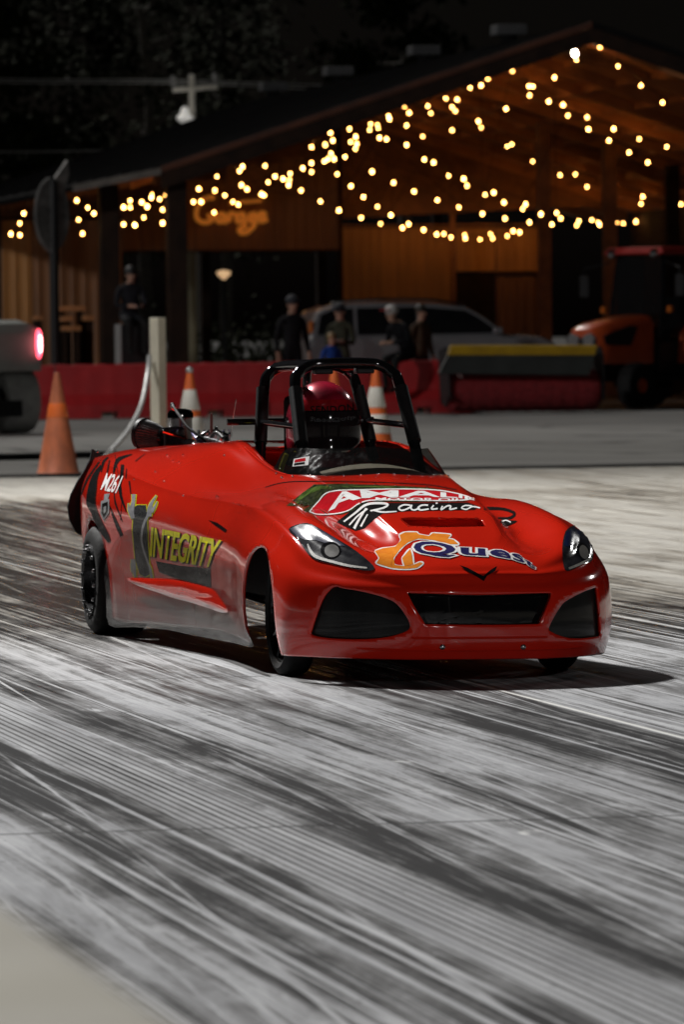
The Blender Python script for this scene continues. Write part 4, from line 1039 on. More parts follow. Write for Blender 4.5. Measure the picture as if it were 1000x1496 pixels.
# ------------------------------------------------------------------ things set out on the start-line apron
def on_ground_uv(x, y): p = ground_at(x, y); return p.dot(TS), p.dot(TB)
M['cone'] = mat('pylon_orange', (.80, .16, .03), (.62, .12, .03), 3, .5, bump=.1)
M['cone_old'] = mat('weathered_pylon_orange', (.62, .17, .07), (.30, .09, .045), 5, .62, bump=.15, stretch=(1, 1, .5))
M['cone_band'] = mat('pylon_bright_band', (.9, .2, .04), (.85, .16, .03), 6, .4)
M['white_band'] = mat('reflective_white', (.8, .78, .72), (.66, .64, .58), 8, .45)
def pylon(x, y, bands, m, label, u=None, v=None):
    if u is None: u, v = on_ground_uv(x, y)
    o = empty('traffic_cone', tw(u, v, 0), TH + random.uniform(-.3, .3), label, 'traffic cone', 'traffic cones along the head of the pad')
    Hc = .90; R = lambda z: .158 * (1 - (z - .03) / (Hc - .03)) + .024
    b = MB(); b.box(-.19, .19, -.19, .19, 0, .032, .006); b.build('base', M['black_satin'], o, bevel=.006)
    b = MB(); b.lathe([(R(.032) + .012, .032), (R(.05), .05)] + [(R(z), z) for z in (.25, .45, .65, .85)] + [(R(Hc), Hc), (R(Hc) - .008, Hc + .006), (.012, Hc + .006)], 28); b.build('cone_body', m, o, smooth=True)
    for z0, z1, mm in bands:
        MB().lathe([(R(z0) + .001, z0), (R(z0) + .003, z0 + .004), (R(z1) + .003, z1 - .004), (R(z1) + .001, z1)], 28, cap=False).build('band', mm, o, smooth=True)
    return o
vc = on_ground_uv(85, 696)[1]
pylon(85, 696, [(.515, .64, M['cone_band'])], M['cone_old'], 'scuffed all-orange traffic cone with a brighter orange band')
for px, lab in ((279, 'white-banded traffic cone rising behind the engine of the race car'), (490, 'white-banded traffic cone half hidden behind the headrest bar of the roll cage'), (551, 'white-banded traffic cone seen past the driver beside the cage leg')):
    q = at_v(px, 690, vc + .1); z_un = uvz(q)
    c = pylon(0, 0, [(.56, .74, M['white_band']), (.33, .50, M['white_band'])], M['cone'], lab, z_un[0], vc + .1)
    if px == 279: MB().lathe([(.03, .89), (.034, .92), (.02, .94)], 16).build('cap', M['steel'], c, smooth=True)
# post with a hose
u, z = uz(230, 464, vc + .5)
po = empty('marker_post', tw(u, vc + .5, 0), TH + math.radians(38), 'square cream post standing on the lane edge with a hose tied to it', 'post')
M['cream_paint'] = mat('cream_paint', (.74, .70, .56), (.62, .58, .47), 3, .55, bump=.08)
b = MB(); b.box(-.052, .052, -.052, .052, 0, z); b.build('post_shaft', M['cream_paint'], po, bevel=.006)
b = MB(); b.box(-.09, .09, -.09, .09, 0, .015); b.build('base_plate', M['steel'], po)
pts = [at_v(218, 520, vc + .45), at_v(216, 545, vc + .3), at_v(207, 590, vc - .2), at_v(190, 625, vc - .8), at_v(172, 648, vc - 1.3), at_v(157, 664, vc - 1.8)]
g = ground_at(140, 690); pts.append(Vector((g.x, g.y, .02)))
tag(MB().tube(pts, .022, 8, 6).build('grey_hose', mat('grey_hose', (.4, .4, .39), (.3, .3, .3), 10, .4), smooth=True), 'grey hose sagging from the cream post to the ground', 'hose')

# ------------------------------------------------------------------ red barrier row
V_BAR = 84.5
M['barrier'] = mat('red_plastic', (.52, .022, .026), (.38, .018, .022), 1.6, .55, bump=.25, rvar=.1)
uA, zt = uz(156, 532, V_BAR); uB = uz(310, 532, V_BAR)[0]; LB = uB - uA
def barrier_mesh():
    b = MB(); L = LB * .488; H = zt
    prof = [(-.27, .10), (-.27, .2), (-.13, .36), (-.085, H - .02), (-.06, H), (.06, H), (.085, H - .02), (.13, .36), (.27, .2), (.27, .10)]
    n = 14; rings = []
    for i in range(n + 1):
        x = -L + 2 * L * i / n; w = .007 * math.sin(i * 2.3)
        rings.append([(x, y + w, z + (w if z > .5 else 0)) for y, z in prof])
    b.ring_tube(rings)
    for x0, x1 in ((-L, -.13), (.13, L)): b.prism([(-.27, 0), (-.27, .10), (.27, .10), (.27, 0)], x0, x1, 'x')
    return b
o0 = None
for i in range(5):
    cx = uA + LB * (i - 1)
    if i == 0:
        o0 = barrier_mesh().build('jersey_barrier', M['barrier'], smooth=True, angle=30); o = o0
    else: o = o0.copy(); COL.objects.link(o)
    o.location = tw(cx, V_BAR + .03 * math.sin(i * 2.1), 0); o.rotation_euler = (0, 0, TH + .012 * math.sin(i * 3.3))
    tag(o, 'red plastic traffic barrier in the row across the apron', 'barrier', 'red barriers in a row')

# ------------------------------------------------------------------ pavilion
V_G = 91.0; DEEP = 24.0; V_B = V_G + DEEP
u_r, z_r = uz(865, 34, V_G - .6); u_l, z_l = uz(236, 246, V_G - .6); SL = (z_r - z_l) / (u_r - u_l); HW = u_r - u_l
u_ll, z_ll = uz(-70, 306, V_G - .6)
pav = empty('pavilion', tw(u_r, V_G, 0), TH, 'open-fronted timber garage pavilion with a dark gable roof hung with bulbs', 'pavilion')
def pl(u, v, z): return (u - u_r, v - V_G, z)           # track coordinates -> pavilion local
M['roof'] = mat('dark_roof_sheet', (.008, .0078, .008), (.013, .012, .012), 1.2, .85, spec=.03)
M['rust_trim'] = mat('rusty_trim', (.11, .035, .016), (.06, .02, .011), 2.5, .55, metal=.2, bump=.2)
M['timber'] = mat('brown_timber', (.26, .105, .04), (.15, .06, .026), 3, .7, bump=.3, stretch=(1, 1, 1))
M['deck'] = mat('ceiling_timber_lit', (.50, .205, .07), (.34, .13, .045), 2, .7, bump=.3)  # lit copy of the brown timber, warm glow put into its colour
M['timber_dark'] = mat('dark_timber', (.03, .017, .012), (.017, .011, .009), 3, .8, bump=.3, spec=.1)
def siding(name, c1, c2, pitch=.2):
    s = NT(name); co = s.coord(); sep = s.n('ShaderNodeSeparateXYZ'); s.lk(co, sep.inputs[0])
    rib = s.math('SINE', s.math('MULTIPLY', sep.outputs[0], 2 * PI / pitch))
    n = s.noise(s.mapped(co, (3, 3, .5)), 1, 5, .6)
    s.set(Base_Color=s.mix(s.smooth(n, .3, .7), c1, c2), Roughness=.6); s.bump(s.math('ADD', s.smooth(rib, -.3, .8), s.math('MULTIPLY', n, .3)), .8, .03)
    return s.m
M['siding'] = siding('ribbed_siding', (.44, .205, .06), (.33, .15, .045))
M['siding_shade'] = siding('ribbed_siding_shaded', (.22, .095, .036), (.15, .065, .027))  # shaded copy of the siding, dimmer panels carry their shade as colour
RV0, RV1 = -.6, 31.0
# roof: each slope a part of overlapping sheets
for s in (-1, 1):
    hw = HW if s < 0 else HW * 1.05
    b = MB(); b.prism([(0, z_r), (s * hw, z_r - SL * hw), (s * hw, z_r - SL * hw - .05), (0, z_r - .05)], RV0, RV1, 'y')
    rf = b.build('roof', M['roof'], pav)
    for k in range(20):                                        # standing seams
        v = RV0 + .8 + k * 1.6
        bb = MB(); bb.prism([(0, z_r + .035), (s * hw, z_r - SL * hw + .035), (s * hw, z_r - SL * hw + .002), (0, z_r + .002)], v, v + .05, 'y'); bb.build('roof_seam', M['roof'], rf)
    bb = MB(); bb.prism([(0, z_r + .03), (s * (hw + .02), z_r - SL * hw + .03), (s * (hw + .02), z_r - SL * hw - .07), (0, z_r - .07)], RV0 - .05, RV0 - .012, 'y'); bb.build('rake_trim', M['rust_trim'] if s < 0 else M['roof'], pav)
    bb = MB(); bb.prism([(0, z_r - .075), (s * hw, z_r - SL * hw - .075), (s * hw, z_r - SL * hw - .33), (0, z_r - .33)], RV0 - .03, RV0 + .08, 'y'); bb.build('rake_board', M['timber_dark'], pav)
    for k in range(13):                                        # rafters under the deck
        v = .4 + k * 2.35
        bb = MB(); bb.prism([(0, z_r - .055), (s * (hw - .05), z_r - SL * (hw - .05) - .055), (s * (hw - .05), z_r - SL * (hw - .05) - .27), (0, z_r - .27)], v, v + .09, 'y'); bb.build('rafter', M['deck'], pav)
    for k in range(1, 8):                                      # purlins
        x = s * hw * k / 8; zz = z_r - SL * abs(x) - .052
        bb = MB(); bb.box(x - .04, x + .04, RV0 + .1, RV1 - .2, zz - .12, zz - .005); bb.build('purlin', M['deck'], pav)
    # board deck on the underside
    nb = 14
    for k in range(nb):
        x0, x1 = hw * k / nb + .008, hw * (k + 1) / nb - .008
        dz = .052 + .004 * (k % 2)
        bb = MB(); bb.prism([(s * x0, z_r - SL * x0 - dz), (s * x1, z_r - SL * x1 - dz), (s * x1, z_r - SL * x1 - dz - .018), (s * x0, z_r - SL * x0 - dz - .018)], RV0 + .02, RV1 - .05, 'y'); bb.build('ceiling_board', M['deck'], pav)
bb = MB(); bb.box(-.1, .1, .3, RV1 - .2, z_r - .40, z_r - .16); bb.build('ridge_beam', M['timber'], pav)
# ridge vents
for px, py in ((745, 42), (620, 70), (495, 100), (400, 122)):
    # along the ridge: find v so that the ridge point falls under that pixel column
    best = min((abs(proj(tw(u_r, V_G + k * .1, z_r))[0] - px), k * .1) for k in range(-5, 310))[1]
    vt = MB(); vt.box(-.27, .27, best - .27, best + .27, z_r + .12, z_r + .30); vt.build('roof_vent', mat('vent_metal', (.085, .085, .088), (.06, .06, .062), 3, .7, spec=.1), pav, bevel=.02)
    MB().lathe([(.14, z_r - .02), (.14, z_r + .22)], 12, 'z', (0, best, 0)).build('vent_neck', M['roof'], pav, smooth=True)
# lean-to roof at the left
b = MB(); x0, x1 = u_l - u_r, u_ll - u_r
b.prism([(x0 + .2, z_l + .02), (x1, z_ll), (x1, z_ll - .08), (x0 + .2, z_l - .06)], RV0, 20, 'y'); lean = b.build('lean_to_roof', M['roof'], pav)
bb = MB(); bb.prism([(x0 - .02, z_l + .01), (x0 - 1.45, z_l + .01 + (z_ll - z_l) / (x1 - x0) * -1.45), (x0 - 1.45, z_l - .10 + (z_ll - z_l) / (x1 - x0) * -1.45), (x0 - .02, z_l - .10)], RV0 - .06, RV0 - .02, 'y'); bb.build('lean_to_gutter', mat('dull_gutter', (.16, .14, .12), (.1, .09, .08), 3, .5), pav)
# posts
def post(px, w, v, m, ztop=None, name='post'):
    u, _ = uz(px, 450, v); x, y, _ = pl(u, v, 0)
    if ztop is None: ztop = (z_r - SL * abs(x) - .3) if x > u_l - u_r else z_ll + (x - x1) / (x0 - x1) * (z_l - z_ll) - .1
    b = MB(); b.box(x - w / 2, x + w / 2, y - w / 2, y + w / 2, 0, ztop); return b.build(name, m, pav, bevel=.01)
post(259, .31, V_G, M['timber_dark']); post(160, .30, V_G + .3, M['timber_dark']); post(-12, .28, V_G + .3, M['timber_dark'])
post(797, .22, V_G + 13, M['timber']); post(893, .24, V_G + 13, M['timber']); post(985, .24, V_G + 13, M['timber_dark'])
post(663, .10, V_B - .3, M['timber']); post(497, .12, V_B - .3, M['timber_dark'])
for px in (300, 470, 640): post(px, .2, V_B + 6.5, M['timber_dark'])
# back wall: panels between battens
def panel(x0, y0, x1, y1, m, dv=0, name='wall_panel'):
    v = V_B + dv; (ua, za), (ub, zb) = uz(x0, y1, v), uz(x1, y0, v)
    xa, y, _ = pl(ua, v, 0); xb = ub - u_r
    b = MB(); b.box(xa, xb, y, y + .06, max(0, za), zb); return b.build(name, m, pav)
for q in [(-45, 322, 4, 590, 'siding_shade'), (6, 322, 46, 590, 'siding'), (48, 322, 92, 590, 'siding_shade'), (94, 322, 146, 590, 'siding_shade'), (148, 322, 178, 590, 'siding_shade'),
          (180, 292, 246, 366, 'siding_shade'), (248, 262, 330, 366, 'siding_shade'), (332, 240, 410, 366, 'siding_shade'), (412, 230, 494, 366, 'siding_shade'),
          (498, 333, 537, 468, 'siding'), (539, 333, 579, 468, 'siding'), (581, 333, 622, 468, 'siding'), (624, 333, 664, 468, 'siding'), (498, 471, 664, 590, 'siding_shade'),
          (668, 333, 724, 397, 'siding'), (727, 333, 791, 397, 'siding'), (727, 400, 791, 590, 'siding_shade'), (793, 333, 806, 590, 'siding_shade')]:
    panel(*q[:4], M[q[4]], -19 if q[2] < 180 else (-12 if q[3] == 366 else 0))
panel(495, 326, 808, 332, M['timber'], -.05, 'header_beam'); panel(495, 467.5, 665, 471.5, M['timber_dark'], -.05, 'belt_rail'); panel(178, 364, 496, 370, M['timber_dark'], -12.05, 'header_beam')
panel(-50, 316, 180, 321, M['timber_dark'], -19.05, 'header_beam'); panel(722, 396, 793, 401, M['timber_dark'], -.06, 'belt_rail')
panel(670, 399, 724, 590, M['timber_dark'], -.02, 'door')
# end gable above the wall
(ug, zg) = uz(498, 334, V_B)
b = MB(); xw = HW
gx = [(-xw, zg - .1), (xw, zg - .1), (xw, z_r - SL * xw - .06), (0, z_r - .06), (-xw, z_r - SL * xw - .06)]
gx = [(max(-xw, -HW), max(3.3, z)) if z < 3.3 else (x_, z) for x_, z in gx]
b.prism(gx, DEEP + .02, DEEP + .08, 'y'); b.build('end_gable', M['timber'], pav)
# right side wall under the eave
b = MB(); b.box(HW * .97, HW * .97 + .06, 0, DEEP, 0, z_r - SL * HW * .97 - .3); b.build('side_wall', M['timber_dark'], pav)
# crates and shelf boards by the left wall
M['crate'] = mat('orange_board', (.42, .19, .075), (.3, .13, .05), 4, .6)
for i, (x0, y0, x1, y1) in enumerate([(84, 447, 122, 455), (120, 461, 136, 469), (86, 462, 104, 470), (88, 476, 116, 484), (47, 462, 60, 468)]):
    v = V_G + 3 - .2 * i; (ua, za), (ub, zb) = uz(x0, y1, v), uz(x1, y0, v)
    b = MB(); b.box(-(ub - ua) / 2, (ub - ua) / 2, -.2, .2, 0, zb - za)
    for k in range(2): b.box(-(ub - ua) / 2 + .04 + k * ((ub - ua) - .14), -(ub - ua) / 2 + .10 + k * ((ub - ua) - .14), -.17, .17, -za + .0, 0)
    t = empty('bench', tw((ua + ub) / 2, v, za), TH, ['long timber bench by the left wall of the pavilion', 'short orange board bench beside the long bench', 'low timber bench under the long bench', 'wide low bench at the foot of the left wall', 'small board stool beside the sign pole'][i], 'bench')
    b2 = MB(); b2.box(-(ub - ua) / 2, (ub - ua) / 2, -.2, .2, 0, zb - za); b2.build('seat', M['crate'], t, bevel=.01)
    for k in (-1, 1):
        b3 = MB(); b3.box(k * ((ub - ua) / 2 - .06) - .03, k * ((ub - ua) / 2 - .06) + .03, -.16, .16, -za, 0); b3.build('leg', M['timber_dark'], t)

# script sign
V_W = V_B - 12.2
sg = empty('garage_sign', tw(uz(335, 310, V_W)[0], V_W, uz(335, 310, V_W)[1]), TH, 'orange script sign reading Garage mounted on the pavilion wall', 'sign')
M['sign_orange'] = mat('sign_orange', (.85, .30, .06), (.7, .24, .05), 4, .5, emit=(1, .32, .04), estr=.16)  # faint glow added to the letters, the bulbs leave them too dim
k6 = crop(250, 270, 6.25)
LET = {'letter_g_capital': [[(395,115),(330,120),(270,160),(232,230),(238,310),(300,345),(360,330),(385,285),(330,285)]], 'letter_a': [[(480,265),(430,275),(425,330),(465,335),(490,270),(490,335),(510,335)]], 'letter_r': [[(530,340),(535,270),(560,262),(585,270)]],
 'letter_a_second': [[(660,265),(610,275),(605,330),(645,335),(668,270),(668,335),(690,330)]], 'letter_g': [[(775,262),(725,275),(722,325),(760,325),(778,265),(765,360),(700,430),(640,440),(625,405),(690,375)]], 'letter_e': [[(800,305),(850,290),(850,258),(810,265),(800,310),(830,335),(880,310)]]}
inv = Matrix.Rotation(-TH, 3, 'Z')
def sign_pt(p): return inv @ (at_v(p[0], p[1], V_W) - sg.location)
for nm, st in LET.items():
    for pts in st: MB().tube([sign_pt(p) for p in k6(pts)], .045, 8, 5).build(nm, M['sign_orange'], sg, smooth=True)
MB().tube([sign_pt((335 + i * 6, 297 - i * .5)) for i in range(9)], .03, 8).build('top_bar', M['sign_orange'], sg, smooth=True)

# ------------------------------------------------------------------ festoon bulbs under the roof
B4 = [(755,137),(686,175),(808,194),(875,250),(938,300),(622,227),(498,207),(427,230),(407,250),(375,257),(547,252),(559,253),(549,279),(605,297),(647,307),(661,338),(717,343),(721,378),(795,377),(781,411),(840,446),(870,406),(895,475),(950,429),(958,502),(304,288),(337,291),(322,313),(332,325),(251,310),(260,331),(183,311),(197,330),(189,367),(136,340),(139,348),(84,363),(81,380),(104,365),(106,375),(110,403),(130,407),(22,377),(40,400),(25,415),(43,421),(39,435),(9,459),(88,502),(26,544),(63,576),(104,604),(143,629),(151,534),(211,560),(241,466),(268,475),(236,399),(189,424),(322,381),(399,355),(408,373),(480,318),(484,428),(497,422),(558,472),(592,469),(638,512),(683,510),(717,546),(781,546),(797,574),(880,575),(875,596),(960,612),(992,597),(905,640),(926,657),(860,648),(823,653),(805,651),(750,650),(754,657),(731,643),(693,646),(687,659),(640,638),(628,622),(614,656),(582,626),(537,597),(529,611),(474,592),(477,639),(444,563),(419,569),(411,625),(366,543),(356,523),(312,514),(342,606),(279,585),(195,655),(177,666),(113,654),(56,637),(239,672),(277,685),(298,684),(319,694),(359,687),(361,697),(404,700),(435,684),(441,697),(484,690),(501,675),(520,679),(549,650)]
B3 = [(966,388),(973,411),(951,423),(911,430),(968,449),(959,465),(948,472),(977,465),(911,477),(885,492),(911,503),(986,509),(848,508),(804,516),(828,523),(846,527),(844,541),(784,533),(775,485),(709,487),(700,500),(634,516),(706,541),(722,553),(628,557),(581,552),(565,590),(588,590),(657,571),(681,590),(697,598),(764,568),(772,571),(880,557),(937,589),(991,615),(626,621),(483,571),(466,582),(443,569),(442,578),(414,591),(430,604),(380,587),(380,607),(361,606),(475,613),(420,636),(361,656),(394,658),(475,652),(224,586),(256,607),(274,624),(229,642),(181,688),(241,683),(69,624),(57,653),(31,684),(58,687)]
BULBS = [(500 + x / 2, y / 2) for x, y in B4] + [(x / 2, y / 2) for x, y in B3]
def bulb_pos(x, y):
    # hung just below the right-hand slope if the sight line meets it inside the building, otherwise on the row before the back wall
    r = ray(x, y); n = TS * SL + Vector((0, 0, 1)); d = SL * u_r + z_r - .42
    t = (d - n.dot(EYEP)) / n.dot(r); p = EYEP + r * t; u, v, z = uvz(p)
    if u >= u_r and V_G + .2 < v < V_B - .6: return p
    v = V_G + 1.2 if x < 250 else (V_B - .9 if y > 318 else V_G + 3 + 7.5 * ((x * 7.3 + y * 3.1) % 1.0))
    p = at_v(x, y, v); u = p.dot(TS)
    lim = z_r - SL * abs(u - u_r) - .40
    k = 0
    while p.z > lim and k < 60 and u > u_l:
        v -= .4; k += 1
        if v < V_G + .1: break
        p = at_v(x, y, v); u = p.dot(TS); lim = z_r - SL * abs(u - u_r) - .36
    return p
pos = [(bx, by, bulb_pos(bx, by)) for bx, by in BULBS]
def bulb_mat():
    s = NT('warm_bulb'); s.set(Base_Color=(.9, .7, .4), Emission_Color=(1.0, .44, .10), Emission_Strength=33.0, Roughness=.3); return s.m
M['bulb'] = bulb_mat()
bm_ = MB(); bm_.lathe([(.0001, -.028), (.012, -.025), (.020, -.016), (.024, -.004), (.020, .010), (.012, .024), (.010, .034)], 10); bulb_src = None
sock = MB(); sock.lathe([(.013, .032), (.014, .062), (.005, .07)], 8); sock_src = None
left_ = list(range(len(pos))); strands = []
while left_:
    cur = min(left_, key=lambda i: pos[i][0]); ch = [cur]; left_.remove(cur)
    while left_ and len(ch) < 14:
        nx = min(left_, key=lambda i: (pos[i][2] - pos[cur][2]).length + (6 if pos[i][0] < pos[cur][0] - 6 else 0))
        if (pos[nx][2] - pos[cur][2]).length > 5.0: break
        ch.append(nx); left_.remove(nx); cur = nx
    strands.append(ch)
for ch in strands:
    P = [pos[i][2] for i in ch]
    t = empty('string_light', P[0], 0, 'strand of warm glowing bulbs strung under the pavilion roof', 'string light', 'festoon strands under the pavilion roof')
    for p in P:
        if bulb_src is None:
            bulb_src = bm_.build('bulb', M['bulb'], t, smooth=True); o = bulb_src; sock_src = sock.build('socket', M['black_satin'], t, smooth=True); s_ = sock_src
        else:
            o = bulb_src.copy(); COL.objects.link(o); s_ = sock_src.copy(); COL.objects.link(s_)
        k_ = random.uniform(.68, 1.0); o.scale = (k_, k_, k_)
        o.parent = t; o.location = p - P[0]; s_.parent = t; s_.location = p - P[0]
    up = Vector((0, 0, .072)); cp = [p - P[0] + up for p in P]
    if len(cp) == 1: cp = [cp[0] + Vector((-.3, 0, .06)), cp[0], cp[0] + Vector((.3, 0, .06))]
    MB().tube(cp, .006, 5).build('cord', M['black_satin'], t)
# gable flood lamp, lit
pf = at_v(840, 78, V_G + .15)
fl_ = empty('flood_lamp', pf, TH, 'small lit flood lamp under the pavilion ridge', 'lamp')
MB().lathe([(.0001, -.03), (.05, -.03), (.075, .03), (.05, .05)], 16, 'y').build('lamp_housing', M['steel'], fl_, smooth=True)
lens = NT('lamp_glass'); lens.set(Emission_Color=(1, .9, .7), Emission_Strength=130.0)
MB().ball((0, -.035, 0), .045, 12, 8, (1, .5, 1)).build('lamp_glass', lens.m, fl_, smooth=True)
MB().tube([(0, .04, 0), (0, .12, .2)], .015, 6).build('bracket', M['steel'], fl_)

# ------------------------------------------------------------------ things behind and beside the barrier
def local_inv(o): return Matrix.Rotation(-o.rotation_euler.z, 3, 'Z')
# --- estate car
V_S = 87.2
so = empty('estate_car', tw(uz(620, 500, V_S)[0], V_S, 0), TH, 'grey estate car parked side-on behind the red barriers', 'car')
def sp(x, y): u, z = uz(x, y, V_S); return (u - so.location.dot(TS), z)
low = [sp(*p) for p in [(452, 588), (449, 540), (450, 500), (456, 490), (745, 488), (790, 491), (812, 500), (820, 530), (817, 588)]]
low = [(x, max(z, .32)) for x, z in low]
roof = [sp(*p) for p in [(456, 492), (460, 474), (470, 454), (492, 446), (560, 442), (640, 443), (688, 449), (712, 463), (745, 489)]]
M['car_grey'] = mat('grey_car_paint', (.20, .20, .21), (.16, .16, .17), 2, .35, metal=.2, coat=.6)
M['car_glass'] = mat('dark_car_glass', (.006, .006, .007), (.01, .01, .011), 4, .06, rvar=.02, coat=.5)
b = MB(); b.prism(low, 0, 1.8, 'y'); b.build('car_body', M['car_grey'], so, bevel=.05)
b = MB(); n = len(roof)
b.add([(x, .10 + (z - roof[0][1]) * .28, z) for x, z in roof] + [(x, 1.70 - (z - roof[0][1]) * .28, z) for x, z in roof], [tuple(range(n))[::-1], tuple(range(n, 2 * n))] + [(i, (i + 1) % n, n + (i + 1) % n, n + i) for i in range(n)])
cabn = b.build('cabin', M['car_grey'], so, bevel=.03)
def win(px):
    z0 = roof[0][1]; pts = [sp(*p) for p in px]
    b = MB(); n = len(pts)
    b.add([(x, .094 + (z - z0) * .28, z) for x, z in pts] + [(x, .11 + (z - z0) * .28, z) for x, z in pts], [tuple(range(n))[::-1], tuple(range(n, 2 * n))] + [(i, (i + 1) % n, n + (i + 1) % n, n + i) for i in range(n)])
    b.build('side_window', M['car_glass'], so)
win([(466, 489), (472, 461), (488, 453), (520, 450), (520, 489)]); win([(525, 489), (525, 450), (612, 448), (612, 488)]); win([(618, 488), (618, 448), (684, 453), (704, 464), (733, 486)])
MB().tube([(sp(490, 441)[0], .28, sp(490, 441)[1]), (sp(560, 437)[0], .28, sp(560, 437)[1]), (sp(640, 438)[0], .28, sp(640, 438)[1]), (sp(686, 446)[0], .28, sp(686, 446)[1])], .022, 8).build('roof_rail', M['chrome'], so, smooth=True)
for px in (505, 752):
    x = sp(px, 560)[0]
    w = MB().lathe([(.2, .0), (.33, 0), (.345, .03), (.345, .2), (.33, .22), (.2, .22)], 28, 'y', cap=False).build('wheel', M['rubber'], so, smooth=True, loc=(x, -.012, .345))
    MB().lathe([(.0001, .03), (.06, .02), (.2, .05), (.21, .01), (.21, .2)], 24, 'y', cap=False).build('rim', M['alu'], w, smooth=True)
b = MB(); x, z = sp(458, 478); b.box(x - .03, x + .03, .12, .3, z - .1, z + .1); b.build('rear_lamp', mat('amber_lens', (.5, .14, .03), None, 10, .1, coat=1), so, bevel=.02)
b = MB(); x, z = sp(806, 505); b.box(x - .08, x + .05, .02, .4, z - .06, z + .05); b.build('headlamp', M['chrome'], so, bevel=.02)
b = MB(); x, z = sp(727, 486); b.box(x - .07, x + .07, -.12, .03, z - .02, z + .09); b.build('door_mirror', M['car_grey'], so, bevel=.02)

# --- road sweeper broom on a tractor
V_R = 83.4
u0, _ = uz(660, 560, V_R); u1, _ = uz(880, 560, V_R)
br = empty('sweeper_broom', tw((u0 + u1) / 2, V_R, 0), TH, 'rotary sweeper with red bristles under a yellow-topped hood', 'sweeper')
def bp(x, y, dv=0): u, z = uz(x, y, V_R + dv); return (u - (u0 + u1) / 2, dv, z)
def bristle_mat():
    s = NT('red_bristles'); co = s.coord()
    n = s.noise(s.mapped(co, (40, 60, 60)), 1, 3, .7); w = s.noise(s.mapped(co, (9, 2, 2)), 1, 3)
    s.set(Base_Color=s.mix(s.smooth(n, .35, .65), (.40, .012, .018), (.10, .004, .006)), Roughness=.6); s.bump(n, 1.0, .03); return s.m
zc = bp(770, 572)[2]; Rb = zc
b = MB(); nn = 30; rings = []
for i in range(nn + 1):
    x = (u0 - u1) / 2 + (u1 - u0) * i / nn; rr = Rb * (1 + .03 * math.sin(i * 2.4) - (.12 if i in (0, nn) else 0))
    rings.append([(x, .32 + rr * math.cos(2 * PI * k / 36) * (1 + .02 * math.sin(k * 5 + i)), zc + .012 + rr * .97 * math.sin(2 * PI * k / 36)) for k in range(36)])
b.ring_tube(rings); b.build('bristle_roll', bristle_mat(), br, smooth=True)
hood = [(641, 545), (657, 519), (659, 505)], [(861, 548), (868, 519), (873, 505)]
pa_ = [bp(641, 546, -.12), bp(862, 548, -.12), bp(870, 519, .02), bp(655, 519, .02)]
b = MB(); b.add(pa_ + [(p[0], p[1] + .03, p[2] + .01) for p in pa_], [(0, 1, 2, 3), (7, 6, 5, 4), (0, 4, 5, 1), (1, 5, 6, 2), (2, 6, 7, 3), (3, 7, 4, 0)]); b.build('hood_skirt', mat('charcoal_plate', (.045, .048, .046), (.03, .032, .03), 3, .6), br)
pa_ = [bp(655, 518.5, .02), bp(870, 518.5, .02), bp(873, 505, .16), bp(659, 505, .16)]
b = MB(); b.add(pa_ + [(p[0], p[1] + .03, p[2] + .01) for p in pa_], [(0, 1, 2, 3), (7, 6, 5, 4), (0, 4, 5, 1), (1, 5, 6, 2), (2, 6, 7, 3), (3, 7, 4, 0)]); b.build('hood_stripe', mat('hazard_yellow', (.55, .33, .02), (.42, .25, .02), 4, .55), br)
z = bp(760, 505, .16)[2]; b = MB(); b.box((u0 - u1) / 2 + .03, (u1 - u0) / 2 - .03, .17, .75, z - .05, z - .01); b.build('hood_top', M['black_satin'], br)
for s in (-1, 1):
    b = MB(); x = s * ((u1 - u0) / 2 + .03); b.prism([(-.06, zc - .1), (.02, z - .15), (.17, z - .02), (.72, z - .05), (.6, zc - .15), (.3, zc - .22)], x - .012, x + .012, 'x'); b.build('end_plate', M['black_satin'], br)
b = MB(); b.tube([(.2, .7, z - .1), (.75, 1.7, .62)], .06, 8); b.tube([(-.3, .7, z - .12), (.65, 1.7, .55)], .05, 8); b.build('mounting_frame', M['black_satin'], br)

tr_u, _ = uz(962, 470, 87.3)
TA = TH + math.radians(-52)                                    # local -y is forward: towards the broom
tr = empty('tractor', tw(tr_u, 87.3, 0), TA, 'compact orange tractor with glazed cab and roof lights behind the sweeper', 'tractor')
M['trac'] = mat('tractor_orange', (.55, .085, .02), (.45, .065, .018), 3, .35, coat=.5)
M['trac_red'] = mat('tractor_roof_red', (.45, .03, .025), (.36, .025, .02), 3, .4)
def nose_prof(y): return
b = MB(); rings = []
for y, w, zt_, zb_ in ((-1.95, .24, 1.20, .78), (-1.9, .29, 1.28, .72), (-1.6, .33, 1.37, .70), (-1.1, .36, 1.44, .70), (-.62, .38, 1.47, .70)):
    rings.append([(-w, y, zb_), (-w * 1.02, y, zt_ - .16), (-w * .8, y, zt_ - .03), (-w * .35, y, zt_), (w * .35, y, zt_), (w * .8, y, zt_ - .03), (w * 1.02, y, zt_ - .16), (w, y, zb_)])
b.ring_tube(rings); hd = b.build('hood', M['trac'], tr, smooth=True, angle=50)
b = MB(); b.box(-.27, .27, -1.985, -1.9, .62, 1.12); b.build('front_grille', M['black_satin'], tr, bevel=.04)
